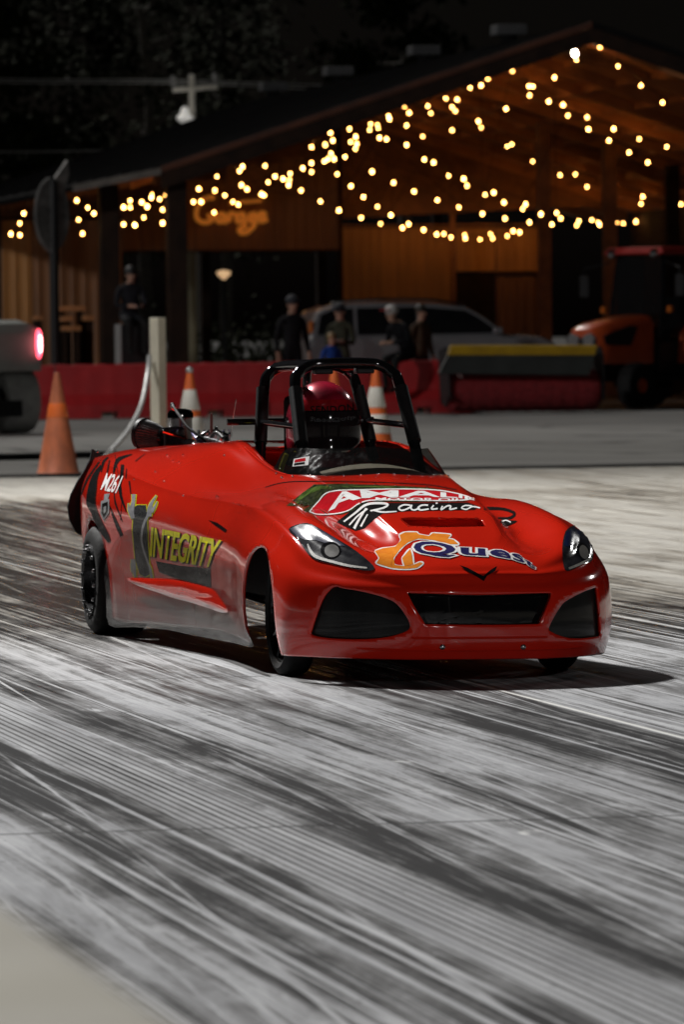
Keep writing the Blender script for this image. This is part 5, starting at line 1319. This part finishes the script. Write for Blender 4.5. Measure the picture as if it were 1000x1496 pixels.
for s in (-1, 1):
    b = MB(); b.prism([(s * .03, 1.14), (s * .06, 1.0), (s * .24, 1.0), (s * .27, 1.12), (s * .2, 1.19)], -1.995, -1.95, 'y'); b.build('headlamp', mat('lamp_clear', (.6, .6, .6), (.35, .35, .36), 30, .12, metal=.6, coat=1), tr, bevel=.01)
    b = MB(); b.prism([(-1.88, 1.14), (-1.82, 1.0), (-1.2, .98), (-1.0, 1.28), (-1.2, 1.3)], s * .36, s * .385, 'x'); b.build('side_grille', M['black_satin'], tr)
    MB().lathe([(.12, -.12), (.33, -.13), (.36, -.09), (.36, .09), (.33, .13), (.12, .12)], 28, 'x', cap=False).build('front_wheel', M['rubber'], tr, smooth=True, loc=(s * .56, -1.3, .36))
    MB().lathe([(.0001, .05), (.14, .06), (.16, .1), (.16, -.1), (.0001, -.05)], 20, 'x', (s * .56, -1.3, .36)).build('front_rim', M['trac'], tr, smooth=True)
    w = MB().lathe([(.25, -.17), (.56, -.18), (.62, -.13), (.62, .13), (.56, .18), (.25, .17)], 32, 'x', cap=False).build('rear_wheel', M['rubber'], tr, smooth=True, loc=(s * .68, .55, .62))
    MB().lathe([(.0001, .03), (.2, .04), (.26, .13), (.28, .13), (.28, -.13), (.0001, -.03)], 24, 'x').build('rim', M['trac'], w, smooth=True)
    for k in range(16):
        an = 2 * PI * k / 16
        bb = MB(); bb.box(-.17, .0, -.03, .03, .60, .65) if k % 2 else bb.box(0, .17, -.03, .03, .60, .65)
        c_ = math.cos(an); s_ = math.sin(an); bb.v = [(x, y * c_ - z * s_, y * s_ + z * c_) for x, y, z in bb.v]; bb.build('tread_lug', M['rubber'], w)
    b = MB(); b.prism([(-.15, .7), (-.1, 1.15), (.2, 1.38), (.8, 1.38), (1.15, 1.1), (1.1, 1.02), (.78, 1.3), (.22, 1.3), (-.04, 1.1)], s * .5, s * .88, 'x'); b.build('mudguard', M['trac'], tr)
    for y0, y1, x0 in ((-.62, -.42, .5), (.42, .36, .62), (1.0, .92, .6)):
        MB().tube([(s * x0, y0, 1.0), (s * x0, (y0 + y1) / 2, 1.7), (s * (x0 - .06), y1, 2.42)], .03, 8).build('cab_pillar', M['black_gloss'], tr, smooth=True)
    MB().lathe([(.0001, -.05), (.06, -.045), (.075, .02), (.05, .05)], 14, 'y', (s * .42, -.62, 2.44)).build('work_lamp', M['chrome'], tr, smooth=True)
    b = MB(); b.box(s * .95 - .09, s * .95 + .09, -.68, -.65, 1.75, 2.1); b.build('side_mirror', M['black_satin'], tr, bevel=.02)
    MB().tube([(s * .55, -.5, 2.3), (s * .95, -.66, 2.2), (s * .95, -.66, 2.05)], .014, 6).build('mirror_arm', M['black_satin'], tr)
    b = MB(); b.box(s * .66 - .04, s * .66 + .04, -.58, -.5, 1.5, 1.6); b.build('indicator', mat('amber_lens_small', (.6, .15, .02), None, 10, .15, coat=1), tr, bevel=.01)
def glass_mat():
    s = NT('cab_glass'); s.set(Base_Color=(.02, .02, .022), Roughness=.05)
    t_ = s.n('ShaderNodeBsdfTransparent'); t_.inputs[0].default_value = (.55, .55, .55, 1); mx = s.n('ShaderNodeMixShader'); mx.inputs[0].default_value = .65
    s.lk(s.b.outputs[0], mx.inputs[1]); s.lk(t_.outputs[0], mx.inputs[2]); s.lk(mx.outputs[0], s.out.inputs[0]); return s.m
M['cab_glass'] = glass_mat()
b = MB(); b.add([(-.48, -.60, 1.47), (.48, -.60, 1.47), (.44, -.44, 2.4), (-.44, -.44, 2.4)], [(0, 1, 2, 3)]); b.build('windscreen', M['cab_glass'], tr)
for s in (-1, 1):
    b = MB(); b.add([(s * .51, -.58, 1.1), (s * .61, .38, 1.1), (s * .56, .34, 2.4), (s * .45, -.42, 2.4)], [(0, 1, 2, 3)]); b.build('door_glass', M['cab_glass'], tr)
b = MB(); b.box(-.58, .58, -.62, 1.05, 2.42, 2.48); b.box(-.54, .54, -.58, 1.0, 2.48, 2.53); b.build('cab_roof', M['trac_red'], tr, bevel=.04)
b = MB(); b.box(-.48, .48, -.6, .9, .55, 1.05); b.build('cab_floor', M['black_satin'], tr, bevel=.02)
b = MB(); b.box(-.22, .22, .3, .42, 1.05, 1.75); b.box(-.24, .24, -.1, .4, 1.02, 1.15); b.build('seat', M['black_satin'], tr, bevel=.03)
MB().lathe([(.17, -.012), (.185, 0), (.17, .012), (.155, 0), (.17, -.012)], 22, 'y', (0, -.3, 1.5), cap=False).build('steering_wheel', M['black_satin'], tr, smooth=True)
b = MB(); b.box(-.2, .2, -1.7, .9, .42, .72); b.build('chassis', M['black_satin'], tr, bevel=.02)

# --- grey race car leaving at the left, tail lamp lit
g = ground_at(63, 633); la = math.radians(26)
lc = empty('drag_car', (g.x, g.y, 0), la, 'matt grey drag car seen from behind, wide slick tyre and lit red tail lamp', 'car')
M['matt_grey'] = mat('matt_grey_paint', (.36, .37, .35), (.28, .29, .275), 2, .7, spec=.1)
b = MB(); rings = []
for y, w0, zt_, zb_ in ((.0, .80, 1.30, .86), (.04, .86, 1.40, .80), (.5, .9, 1.45, .76), (1.2, .9, 1.45, .62), (2.4, .88, 1.3, .3), (4.0, .8, 1.0, .3)):
    sec_ = [(-w0, zb_), (-w0 * 1.0, zt_ - .3), (-w0 * .95, zt_ - .06), (-w0 * .8, zt_), (w0 * .8, zt_), (w0 * .95, zt_ - .06), (w0, zt_ - .3), (w0, zb_)]
    rings.append([(x - .86, y, z) for x, z in sec_])
b.ring_tube(rings); lb = b.build('car_body', M['matt_grey'], lc, smooth=True, angle=50)
# wheel-arch cut
cutb = MB(); cutb.lathe([(.56, -.45), (.56, .3)], 40, 'x', (0, .62, .47)); cut = cutb.build('arch_cutter', M['matt_grey'], lc)
md = lb.modifiers.new('arch', 'BOOLEAN'); md.object = cut; md.operation = 'DIFFERENCE'; md.solver = 'EXACT'
bpy.context.view_layer.update()
me_ = bpy.data.meshes.new_from_object(lb.evaluated_get(bpy.context.evaluated_depsgraph_get())); lb.modifiers.clear(); lb.data = me_; lb.data.name = 'car_body'
bpy.data.objects.remove(cut)
for s_, xx in ((1, -.22), (-1, -1.5)):
    w = MB().lathe([(.19, -.2), (.34, -.23), (.39, -.215), (.41, -.17), (.41, .17), (.39, .215), (.34, .23), (.19, .2)], 40, 'x', cap=False).build('slick_tyre', mat('grey_slick', (.30, .30, .29), (.42, .42, .40), 5, .8, spec=.1), lc, smooth=True, loc=(xx + s_ * .08, .62, .41))
    MB().lathe([(.0001, s_ * .1), (.05, s_ * .1), (.07, s_ * .02), (.18, s_ * .06), (.2, s_ * .2), (.215, s_ * .2), (.215, -s_ * .2)], 30, 'x', cap=False).build('rim', M['steel'], w, smooth=True)
    for k in range(8):
        an = 2 * PI * k / 8; MB().ball((s_ * .2, .185 * math.cos(an), .185 * math.sin(an)), .014, 8, 5).build('wheel_bolt', M['chrome'], w, smooth=True)
tl = NT('tail_lamp_glow'); tl.set(Base_Color=(.6, .02, .03), Emission_Color=(1, .08, .13), Emission_Strength=4.0)
tc = NT('tail_lamp_core'); tc.set(Base_Color=(.9, .5, .5), Emission_Color=(1, .45, .45), Emission_Strength=7.0)
MB().ball((-.045, -.0, 1.14), .19, 14, 10, (.22, .3, 1.0)).build('tail_lamp', tl.m, lc, smooth=True)
MB().ball((-.045, -.05, 1.14), .12, 12, 8, (.16, .2, 1.0)).build('tail_lamp_core', tc.m, lc, smooth=True)
b = MB(); b.box(-1.5, -.2, .2, 3.4, .22, .42); b.build('underfloor', M['black_satin'], lc)

# --- sign on a pole at the left
V_SG = 86.0
sgn = empty('pole_sign', tw(uz(79, 400, V_SG)[0], V_SG, 0), TH + .35, 'weathered oval sign board on a black pole beside the pavilion', 'sign')
zt0, zt1 = uz(75, 236, V_SG)[1], uz(75, 368, V_SG)[1]; zm = (zt0 + zt1) / 2
MB().lathe([(.075, 0), (.07, zm + .4)], 12).build('sign_pole', M['black_satin'], sgn, smooth=True)
b = MB(); a_ = (zt0 - zt1) / 2 - .08
ov = [(.30 * math.cos(2 * PI * k / 40) - .03, zm - .12 + a_ * .93 * math.sin(2 * PI * k / 40)) for k in range(40)]
b.prism(ov, -.03, .03, 'y'); b.build('sign_board', mat('faded_sign', (.10, .10, .095), (.025, .026, .025), 5, .6), sgn, bevel=.01)
b = MB(); b.prism([(-.02, zm + .38), (.24, zt0 + .02), (.26, zt0 - .2), (.12, zm + .1)], -.034, .034, 'y'); b.build('sign_wing', mat('faded_sign_pale', (.16, .15, .14), (.07, .068, .064), 6, .6), sgn)
b = MB(); b.prism([(.3 * math.cos(t_) * r_ - .03, zm - .12 + a_ * .93 * math.sin(t_) * r_) for r_, ts in ((1.04, range(12, 32)), (.92, range(31, 11, -1))) for t_ in [2 * PI * k / 40 for k in ts]], -.036, -.028, 'y'); b.build('sign_rim', mat('rim_paint', (.2, .2, .19), (.1, .1, .1), 6, .6), sgn)

# --- people
def standing(h, lean=0, arm=0, head=0):
    """skeleton for a person of height h facing -y (local)"""
    k = h / 1.75
    J = {'pelvis': (0, 0, .95, (.15, .11)), 'waist': (0, -.01 - lean * .1, 1.08, (.13, .10)), 'chest': (0, -.02 - lean * .3, 1.30, (.16, .115)), 'neck_base': (0, -.01 - lean * .45, 1.44, (.075, .065)), 'neck': (0, -.02 - lean * .5, 1.51, .05), 'jaw': (0, -.04 - lean * .6 - head, 1.56, .062), 'brow': (0, -.04 - lean * .62 - head, 1.65, .076), 'crown': (0, -.02 - lean * .6 - head, 1.73, .045)}
    for s, n in ((-1, 'L'), (1, 'R')):
        J.update({'sh' + n: (s * .18, -.01 - lean * .42, 1.40, .062)})
        if arm == 1: J.update({'el' + n: (s * .23, -.06 - lean * .3, 1.13, .045), 'wr' + n: (s * .08, -.30 - lean * .3, 1.17, .03)})
        else: J.update({'el' + n: (s * .25, .02 - lean * .2, 1.12, .045), 'wr' + n: (s * .26, -.06 - lean * .2, .88, .03)})
        J.update({'hip' + n: (s * .09, 0, .90, .09), 'kn' + n: (s * .10, -.02 + lean * .05, .5, .062), 'an' + n: (s * .11, .01, .09, .042), 'toe' + n: (s * .12, -.14, .035, .035)})
    return {n: tuple(v * k for v in q[:3]) + ((tuple(r * k for r in q[3]) if isinstance(q[3], tuple) else q[3] * k),) for n, q in J.items()}
def person(px, ytop, v, rz, J_fn, skin, top, legs, label, hat=None, hair=(.02, .015, .01), base=0, phone=None):
    u, zt_ = uz(px, ytop, v); h = zt_ - base
    J = J_fn(h); J, E = figure(J)
    o = empty('person', tw(u, v, base), TH + rz, label, 'person', None)
    hands = [Vector(J['palm' + s][:3]) for s in 'LR']
    zn = J['neck'][2] if J['neck'][2] > 0 else 1.4
    m = person_material('clothes', skin, top, legs, (.02, .02, .02), J['pelvis'][2] - .02, zn - .01, hands, .08)
    skin_body('body', J, E, m, o)
    br_, cr = Vector(J['brow'][:3]), Vector(J['crown'][:3]); k = h / 1.75 if base == 0 else 1
    c = br_.lerp(cr, .35)
    if hat:
        MB().ball(c + Vector((0, .005, .025)), .106 * k, 14, 8, (.92, 1.05, .82)).build('cap', hat[0], o, smooth=True)
        b = MB(); b.prism([(-.075 * k, -.02), (-.07 * k, -.15 * k), (0, -.185 * k), (.07 * k, -.15 * k), (.075 * k, -.02)], 0, .012, 'z'); b.build('cap_peak', hat[1], o, loc=c + Vector((0, -.02, .02)))
    else:
        MB().ball(c + Vector((0, .018, .018)), .098 * k, 14, 8, (.92, 1.04, .95)).build('hair', mat('hair', hair, None, 30, .6), o, smooth=True)
    for s in (-1, 1): MB().ball(br_ + Vector((s * .078 * k, .01, -.02)), .022 * k, 8, 5, (.5, .8, 1.2)).build('ear', m, o, smooth=True)
    MB().ball(br_ + Vector((0, -.082 * k, -.03)), .018 * k, 8, 5, (.8, 1, 1.3)).build('nose', m, o, smooth=True)
    if phone:
        hp_ = (hands[0] + hands[1]) / 2 + Vector((0, -.05, .03))
        rm = Matrix.Rotation(TH + rz, 3, 'Z')
        b = MB(); b.box(-.037, .037, -.006, .006, -.07, .07); ph = b.build('phone', M['black_gloss'], None, bevel=.006, loc=o.location + rm @ hp_); ph.rotation_euler = (-.5, 0, TH + rz)
        b = MB(); b.box(-.033, .033, .0065, .008, -.064, .064); b.build('screen', phone, ph)
        tag(ph, 'lit phone held by the ' + ('seated person' if base else 'person in the olive jacket'), 'phone')
    return o
scr_blue = NT('phone_screen_blue'); scr_blue.set(Emission_Color=(.3, .45, 1), Emission_Strength=1.2)
scr_white = NT('phone_screen_white'); scr_white.set(Emission_Color=(.8, .8, 1), Emission_Strength=1.6)
SKIN = (.42, .25, .18)
M['cap_dark'] = mat('dark_cap', (.02, .022, .03), None, 20, .8); M['cap_red'] = mat('red_cap', (.5, .03, .03), None, 10, .7); M['cap_white'] = mat('white_cap', (.6, .58, .56), None, 10, .7)
person(426, 434, 86.0, .25, lambda h: standing(h), SKIN, (.012, .012, .014), (.012, .012, .015), 'person in black standing behind the barrier, dark cap', hat=(M['cap_dark'], M['cap_dark']))
person(498, 446, 85.9, -.5, lambda h: standing(h, arm=1, head=.03), SKIN, (.045, .045, .03), (.02, .02, .02), 'person in an olive jacket holding a phone beside the grey car', hat=(M['cap_dark'], M['cap_dark']), phone=scr_blue.m)
person(484, 488, 85.3, .3, lambda h: standing(h), SKIN, (.02, .07, .34), (.03, .04, .08), 'small child in a bright blue top behind the barrier', hair=(.3, .2, .09))
person(614, 447, 86.1, .6, lambda h: standing(h), SKIN, (.07, .045, .03), (.02, .018, .018), 'person in a brown jacket standing behind the leaning one')
def seated(h, lean=0):
    J = {'pelvis': (0, .05, .10, (.15, .12)), 'waist': (0, .06 - lean * .2, .24, (.13, .10)), 'chest': (0, .02 - lean * .6, .44 - lean * .1, (.16, .115)), 'neck_base': (0, -lean, .57 - lean * .2, (.07, .065)), 'neck': (0, -.01 - lean * 1.2, .63 - lean * .25, .05), 'jaw': (0, -.05 - lean * 1.5, .68 - lean * .4, .06), 'brow': (0, -.05 - lean * 1.5, .76 - lean * .3, .075), 'crown': (0, -.03 - lean * 1.4, .83 - lean * .25, .045)}
    for s, n in ((-1, 'L'), (1, 'R')):
        J.update({'sh' + n: (s * .18, .01 - lean * .9, .53 - lean * .2, .06), 'el' + n: (s * .24, -.05 - lean * .6, .28, .043), 'wr' + n: (s * .07, -.28 - lean * .7, .27, .03), 'hip' + n: (s * .09, .02, .08, .085), 'kn' + n: (s * .13, -.34, .02, .062), 'an' + n: (s * .12, -.30, -.42, .042), 'toe' + n: (s * .12, -.44, -.47, .035)})
    return J
person(592, 437, 84.42, -1.05, lambda h: seated(h, .16), SKIN, (.010, .010, .012), (.010, .010, .013), 'person in a dark hoodie and red and white cap sitting hunched on the barrier', hat=(M['cap_white'], M['cap_red']), base=zt + .0, phone=None)
# person seated on a flight case
uc, zc_ = uz(193, 474, 86.2)
cs = empty('flight_case', tw(uc, 86.2, 0), TH, 'black flight case standing on end behind the barrier', 'case')
b = MB(); b.box(-.22, .22, -.25, .25, 0, zc_); b.build('case_shell', M['black_satin'], cs, bevel=.02)
for s in (-1, 1):
    b = MB(); b.box(s * .222 - .008, s * .222 + .008, -.258, .258, 0, zc_ + .004); b.build('case_edge', M['steel'], cs)
ps = person(190, 402, 86.15, .15, seated, SKIN, (.02, .02, .024), (.012, .012, .014), 'person with dark hair seated on the black flight case with a phone', hair=(.012, .01, .01), base=zc_ + .01, phone=scr_white.m)

# --- far things seen over and through the pavilion
def pole_far(px, ytop, v, r, m, name, label, cat):
    u, z = uz(px, ytop, v); o = empty(name, tw(u, v, 0), TH, label, cat); return o, z
M['pale_pole'] = mat('pale_pole_paint', (.42, .38, .24), (.34, .30, .19), 3, .6)
o, z = pole_far(280, 366, V_B + 9, .08, None, 'pale_pole', 'pale round pole standing in the dark beyond the pavilion opening', 'pole')
MB().lathe([(.10, 0), (.10, z), (.07, z + .02)], 14).build('shaft', M['pale_pole'], o, smooth=True)
b = MB(); b.box(-.2, .2, -.2, .2, 0, .03); b.build('foot', M['steel'], o)
o, z = pole_far(327, 398, V_B + 14, .05, None, 'lamp_post', 'dim warm lamp post glimpsed through the pavilion opening', 'lamp post')
MB().lathe([(.05, 0), (.04, z)], 10).build('shaft', M['black_satin'], o, smooth=True)
lm = NT('dim_lamp'); lm.set(Base_Color=(.7, .5, .3), Emission_Color=(1, .62, .32), Emission_Strength=.55)
b = MB(); b.lathe([(.04, z - .16), (.07, z - .12), (.16, z - .04), (.16, z + .02), (.03, z + .05)], 14); b.build('lantern', lm.m, o, smooth=True)

def utility(px, ytop, dist):
    p = EYEP + ray(px, ytop) * dist
    o = empty('utility_pole', (p.x, p.y, 0), .12, 'pale utility pole with one crossarm and a small lit lamp above the roof line', 'utility pole')
    wd = mat('grey_pole_wood', (.82, .79, .72), (.7, .67, .6), 3, .8); z = p.z
    MB().lathe([(.12, 0), (.085, z), (.02, z + .02)], 12).build('shaft', wd, o, smooth=True)
    k = dist / FPX; dz = -20 * k
    b = MB(); b.box(-29 * k, 37 * k, -.17, -.09, -.055, .055); arm = b.build('crossarm', wd, o, loc=(0, 0, z + dz)); arm.rotation_euler = (0, -.07, 0)
    for s in (-27 * k, 35 * k): MB().lathe([(.03, 0), (.1, .05), (.06, .12), (.1, .18), (.04, .3)], 10, 'z', (s, 0, z + dz + .1 + s * .07)).build('insulator', mat('grey_porcelain', (.5, .5, .5), None, 10, .3), o, smooth=True)
    lg = NT('pole_lamp_glass'); lg.set(Base_Color=(.8, .8, .78), Emission_Color=(1, .97, .9), Emission_Strength=.25)
    lp = Vector((-13 * k, -.45, z - 63 * k))
    MB().tube([(0, -.1, z - 60 * k), (lp.x * .5, -.3, z - 56 * k), lp + Vector((0, 0, .12))], .03, 8, 4).build('lamp_arm', wd, o, smooth=True)
    MB().lathe([(.03, .30), (.10, .24), (.12, .12), (.22, .02), (.22, -.02), (.12, -.12), (.0001, -.14)], 16, 'z', lp).build('lamp_head', lg.m, o, smooth=True)
    l = bpy.data.lights.new('pole_lamp', 'POINT'); l.energy = 9; l.shadow_soft_size = .15; l.color = (1, .96, .88)
    lo = bpy.data.objects.new('pole_lamp', l); COL.objects.link(lo); lo.parent = o; lo.location = lp + Vector((-.3, -1.1, .5))
    return o, z
UD = 150
uo, uzp = utility(280, 110, UD)
for (ya, yb, yc, xb) in ((113, 117, 119, 252), (118, 122, 126, 285), (222, 219, 215, 160)):
    pts = [EYEP + ray(-120, ya) * UD, EYEP + ray(60, (ya + yb) / 2 + 1) * UD, EYEP + ray(xb, yb) * UD]
    if xb > 200: pts += [EYEP + ray(520, yc + 6) * UD * 1.0, EYEP + ray(760, yc + 2) * UD]
    tag(MB().tube(pts, .022, 6, 6).build('power_line', mat('aged_cable', (.4, .4, .4), (.3, .3, .3), 3, .6)), {113: 'upper power line slung from the utility pole crossarm', 118: 'lower power line slung from the utility pole crossarm', 222: 'single overhead wire just above the lean-to roof'}[ya], 'power line')

# trees behind
def leaf_mat(name, c1, c2):
    s = NT(name); co = s.coord(); n = s.noise(co, .5, 3); oi = s.n('ShaderNodeObjectInfo')
    s.set(Base_Color=s.mix(s.smooth(n, .3, .7), c1, c2), Roughness=.85, Specular_IOR_Level=.1); return s.m
M['leaf'] = leaf_mat('dark_foliage', (.026, .031, .010), (.014, .019, .006)); M['bark'] = mat('pale_bark', (.16, .145, .12), (.09, .08, .07), 3, .85, bump=.5)
def tree(px, dist, h, seed, label, dens=1.0, r0=.2, crown=.3, spread=2.6, leaf=.16):
    rnd = random.Random(seed); p = EYEP + ray(px, 490) * dist
    o = empty('pine_tree' if dens < 1 else 'broadleaf_tree', (p.x, p.y, 0), rnd.random() * 6, label, 'tree', 'dark trees behind the pavilion')
    tr_pts = [(0, 0, 0)]
    for i in range(1, 8): tr_pts.append((tr_pts[-1][0] + rnd.uniform(-.16, .16), tr_pts[-1][1] + rnd.uniform(-.16, .16), h * i / 7))
    b = MB(); b.tube(tr_pts, [r0 * (1 - .85 * i / 7) + .02 for i in range(8)], 8, 3)
    tips = []
    for k in range(int(26 * dens) + 10):
        t = crown + (1 - crown) * rnd.random() ** .8; i = min(6, int(t * 7)); f = t * 7 - i
        s = Vector(tr_pts[i]).lerp(Vector(tr_pts[i + 1]), f); an = rnd.random() * 2 * PI; L = spread * (1.15 - t * .75) * rnd.uniform(.6, 1.1)
        e = s + Vector((math.cos(an) * L, math.sin(an) * L, rnd.uniform(.1, .9) * L * .6)); m_ = s.lerp(e, .5) + Vector((0, 0, -.1 * L))
        b.tube([s, m_, e], [.05 + r0 * .15, .035, .012], 5, 2); tips += [(m_.lerp(e, q), .35 + .4 * q) for q in (.3, .6, .85, 1.0)]
    b.build('trunk', M['bark'], o, smooth=True)
    lv = MB(); N_ = int(34 * dens)
    for c, rad in tips:
        for _ in range(N_):
            q = c + Vector((rnd.gauss(0, rad), rnd.gauss(0, rad), rnd.gauss(0, rad * .6)))
            a1 = Vector((rnd.gauss(0, 1), rnd.gauss(0, 1), rnd.gauss(0, 1))).normalized() * leaf * rnd.uniform(.6, 1.3); a2 = a1.orthogonal().normalized() * leaf * .45
            lv.v += [tuple(q - a1), tuple(q + a2), tuple(q + a1), tuple(q - a2)]; i = len(lv.v); lv.f.append((i - 4, i - 3, i - 2, i - 1)); lv.mi.append(0)
    me = bpy.data.meshes.new('crown'); me.from_pydata(lv.v, [], lv.f); me.materials.append(M['leaf'])
    co = bpy.data.objects.new('crown', me); COL.objects.link(co); co.parent = o
    return o
tree(212, 185, 15.2, 3, 'tall slender tree with a pale bare trunk left of the utility pole', .45, .22, .35, 3.0, .2)
tree(110, 198, 16, 8, 'broad dark tree behind the lean-to at the left', 1.0, .28, .25, 3.6, .24)
tree(-20, 190, 14.5, 12, 'dark tree at the far left beyond the lean-to roof', 1.0, .26, .2, 3.6, .24)
tree(330, 205, 14, 21, 'dark tree just right of the utility pole', .8, .24, .3, 3.0, .24)
tree(600, 230, 17, 25, 'distant dark tree behind the roof vents', .8, .3, .3, 4.0, .3)
# shrubs glimpsed through the opening
for i, (px, y, s_) in enumerate(((360, 455, 1.0), (425, 470, .8), (310, 475, .7), (220, 470, .9))):
    rnd = random.Random(i + 50); u, z = uz(px, y, V_B + 18); o = empty('shrub', tw(u, V_B + 18 + i * .6, 0), 0, 'dim green shrub beyond the pavilion opening', 'shrub', 'shrubs beyond the pavilion')
    lv = MB()
    for _ in range(900):
        d = Vector((rnd.gauss(0, .5), rnd.gauss(0, .35), abs(rnd.gauss(0, .6)))) * s_ * 1.3
        a1 = Vector((rnd.gauss(0, 1), rnd.gauss(0, 1), rnd.gauss(0, 1))).normalized() * .09; a2 = a1.orthogonal().normalized() * .045
        lv.add([d - a1, d + a2, d + a1, d - a2], [(0, 1, 2, 3)])
    lv.build('foliage', M['leaf'], o)
    b = MB()
    for k in range(5): b.tube([(0, 0, 0), (rnd.gauss(0, .15), rnd.gauss(0, .15), .4), (rnd.gauss(0, .4), rnd.gauss(0, .3), .9 * s_)], [.02, .015, .008], 5)
    b.build('stem', M['bark'], o)

# ------------------------------------------------------------------ floodlight masts outside the frame, unseen
def mast(x, y, h, aim, power, size, label):
    o = empty('added_floodlight_mast', (x, y, 0), 0, label, 'floodlight', 'unseen floodlight masts added beside the strip')
    MB().lathe([(.2, 0), (.11, h), (.1, h + .2)], 12).build('mast', M['steel'], o, smooth=True)
    b = MB(); b.box(-1.1, 1.1, -.06, .06, h - .1, h + .06); b.build('crossarm', M['steel'], o)
    d = Vector(aim) - Vector((x, y, h + .2))
    gl = NT('flood_glass'); gl.set(Emission_Color=(1, .97, .9), Emission_Strength=5.0)
    for k in (-1, 0, 1):
        b = MB(); b.lathe([(.06, .22), (.2, .06), (.24, -.06), (.0001, -.062)], 16); hd_ = b.build('lamp_head', M['steel'], o, smooth=True, loc=(k * .8, 0, h + .2)); hd_.rotation_euler = (-d).to_track_quat('Z', 'Y').to_euler()
        g_ = MB().lathe([(.0001, -.068), (.21, -.066), (.21, -.064)], 16).build('lamp_glass', gl.m, hd_, smooth=True)
    l = bpy.data.lights.new('flood', 'SPOT'); l.energy = power; l.spot_size = math.radians(size); l.spot_blend = .6; l.shadow_soft_size = 1.1; l.color = (1, .985, .965)
    lo = bpy.data.objects.new('flood', l); COL.objects.link(lo); lo.parent = o
    q = d.normalized(); lo.location = Vector((0, 0, h + .2)) + q * .5; lo.rotation_euler = (-d).to_track_quat('Z', 'Y').to_euler()
    return o
KEY = CO + Vector((math.sin(SUN_AZ), math.cos(SUN_AZ), 0)) * 24
mast(KEY.x, KEY.y, 24 * math.tan(SUN_EL), (2, 24, 0), 60000, 120, 'tallest unseen floodlight mast, assumed beside the launch pad')  # assumed key lamp, placed from the fall of the car's shadow
mast(-34, 58, 13, (2, 87, .6), 18000, 70, 'unseen floodlight mast assumed beside the staging lanes, lighting the barrier row')  # assumed lamp, added to brighten the front of the barriers
mast(24, 66, 20, (1, 22, .3), 3500, 50, 'unseen floodlight mast added on the far side of the strip')  # added for a second set of glints on the car
mast(15, -22, 14, (1, 24, .3), 8000, 46, 'unseen floodlight mast assumed down the strip behind the photographer')  # assumed fill lamp, added to brighten the nose and helmet
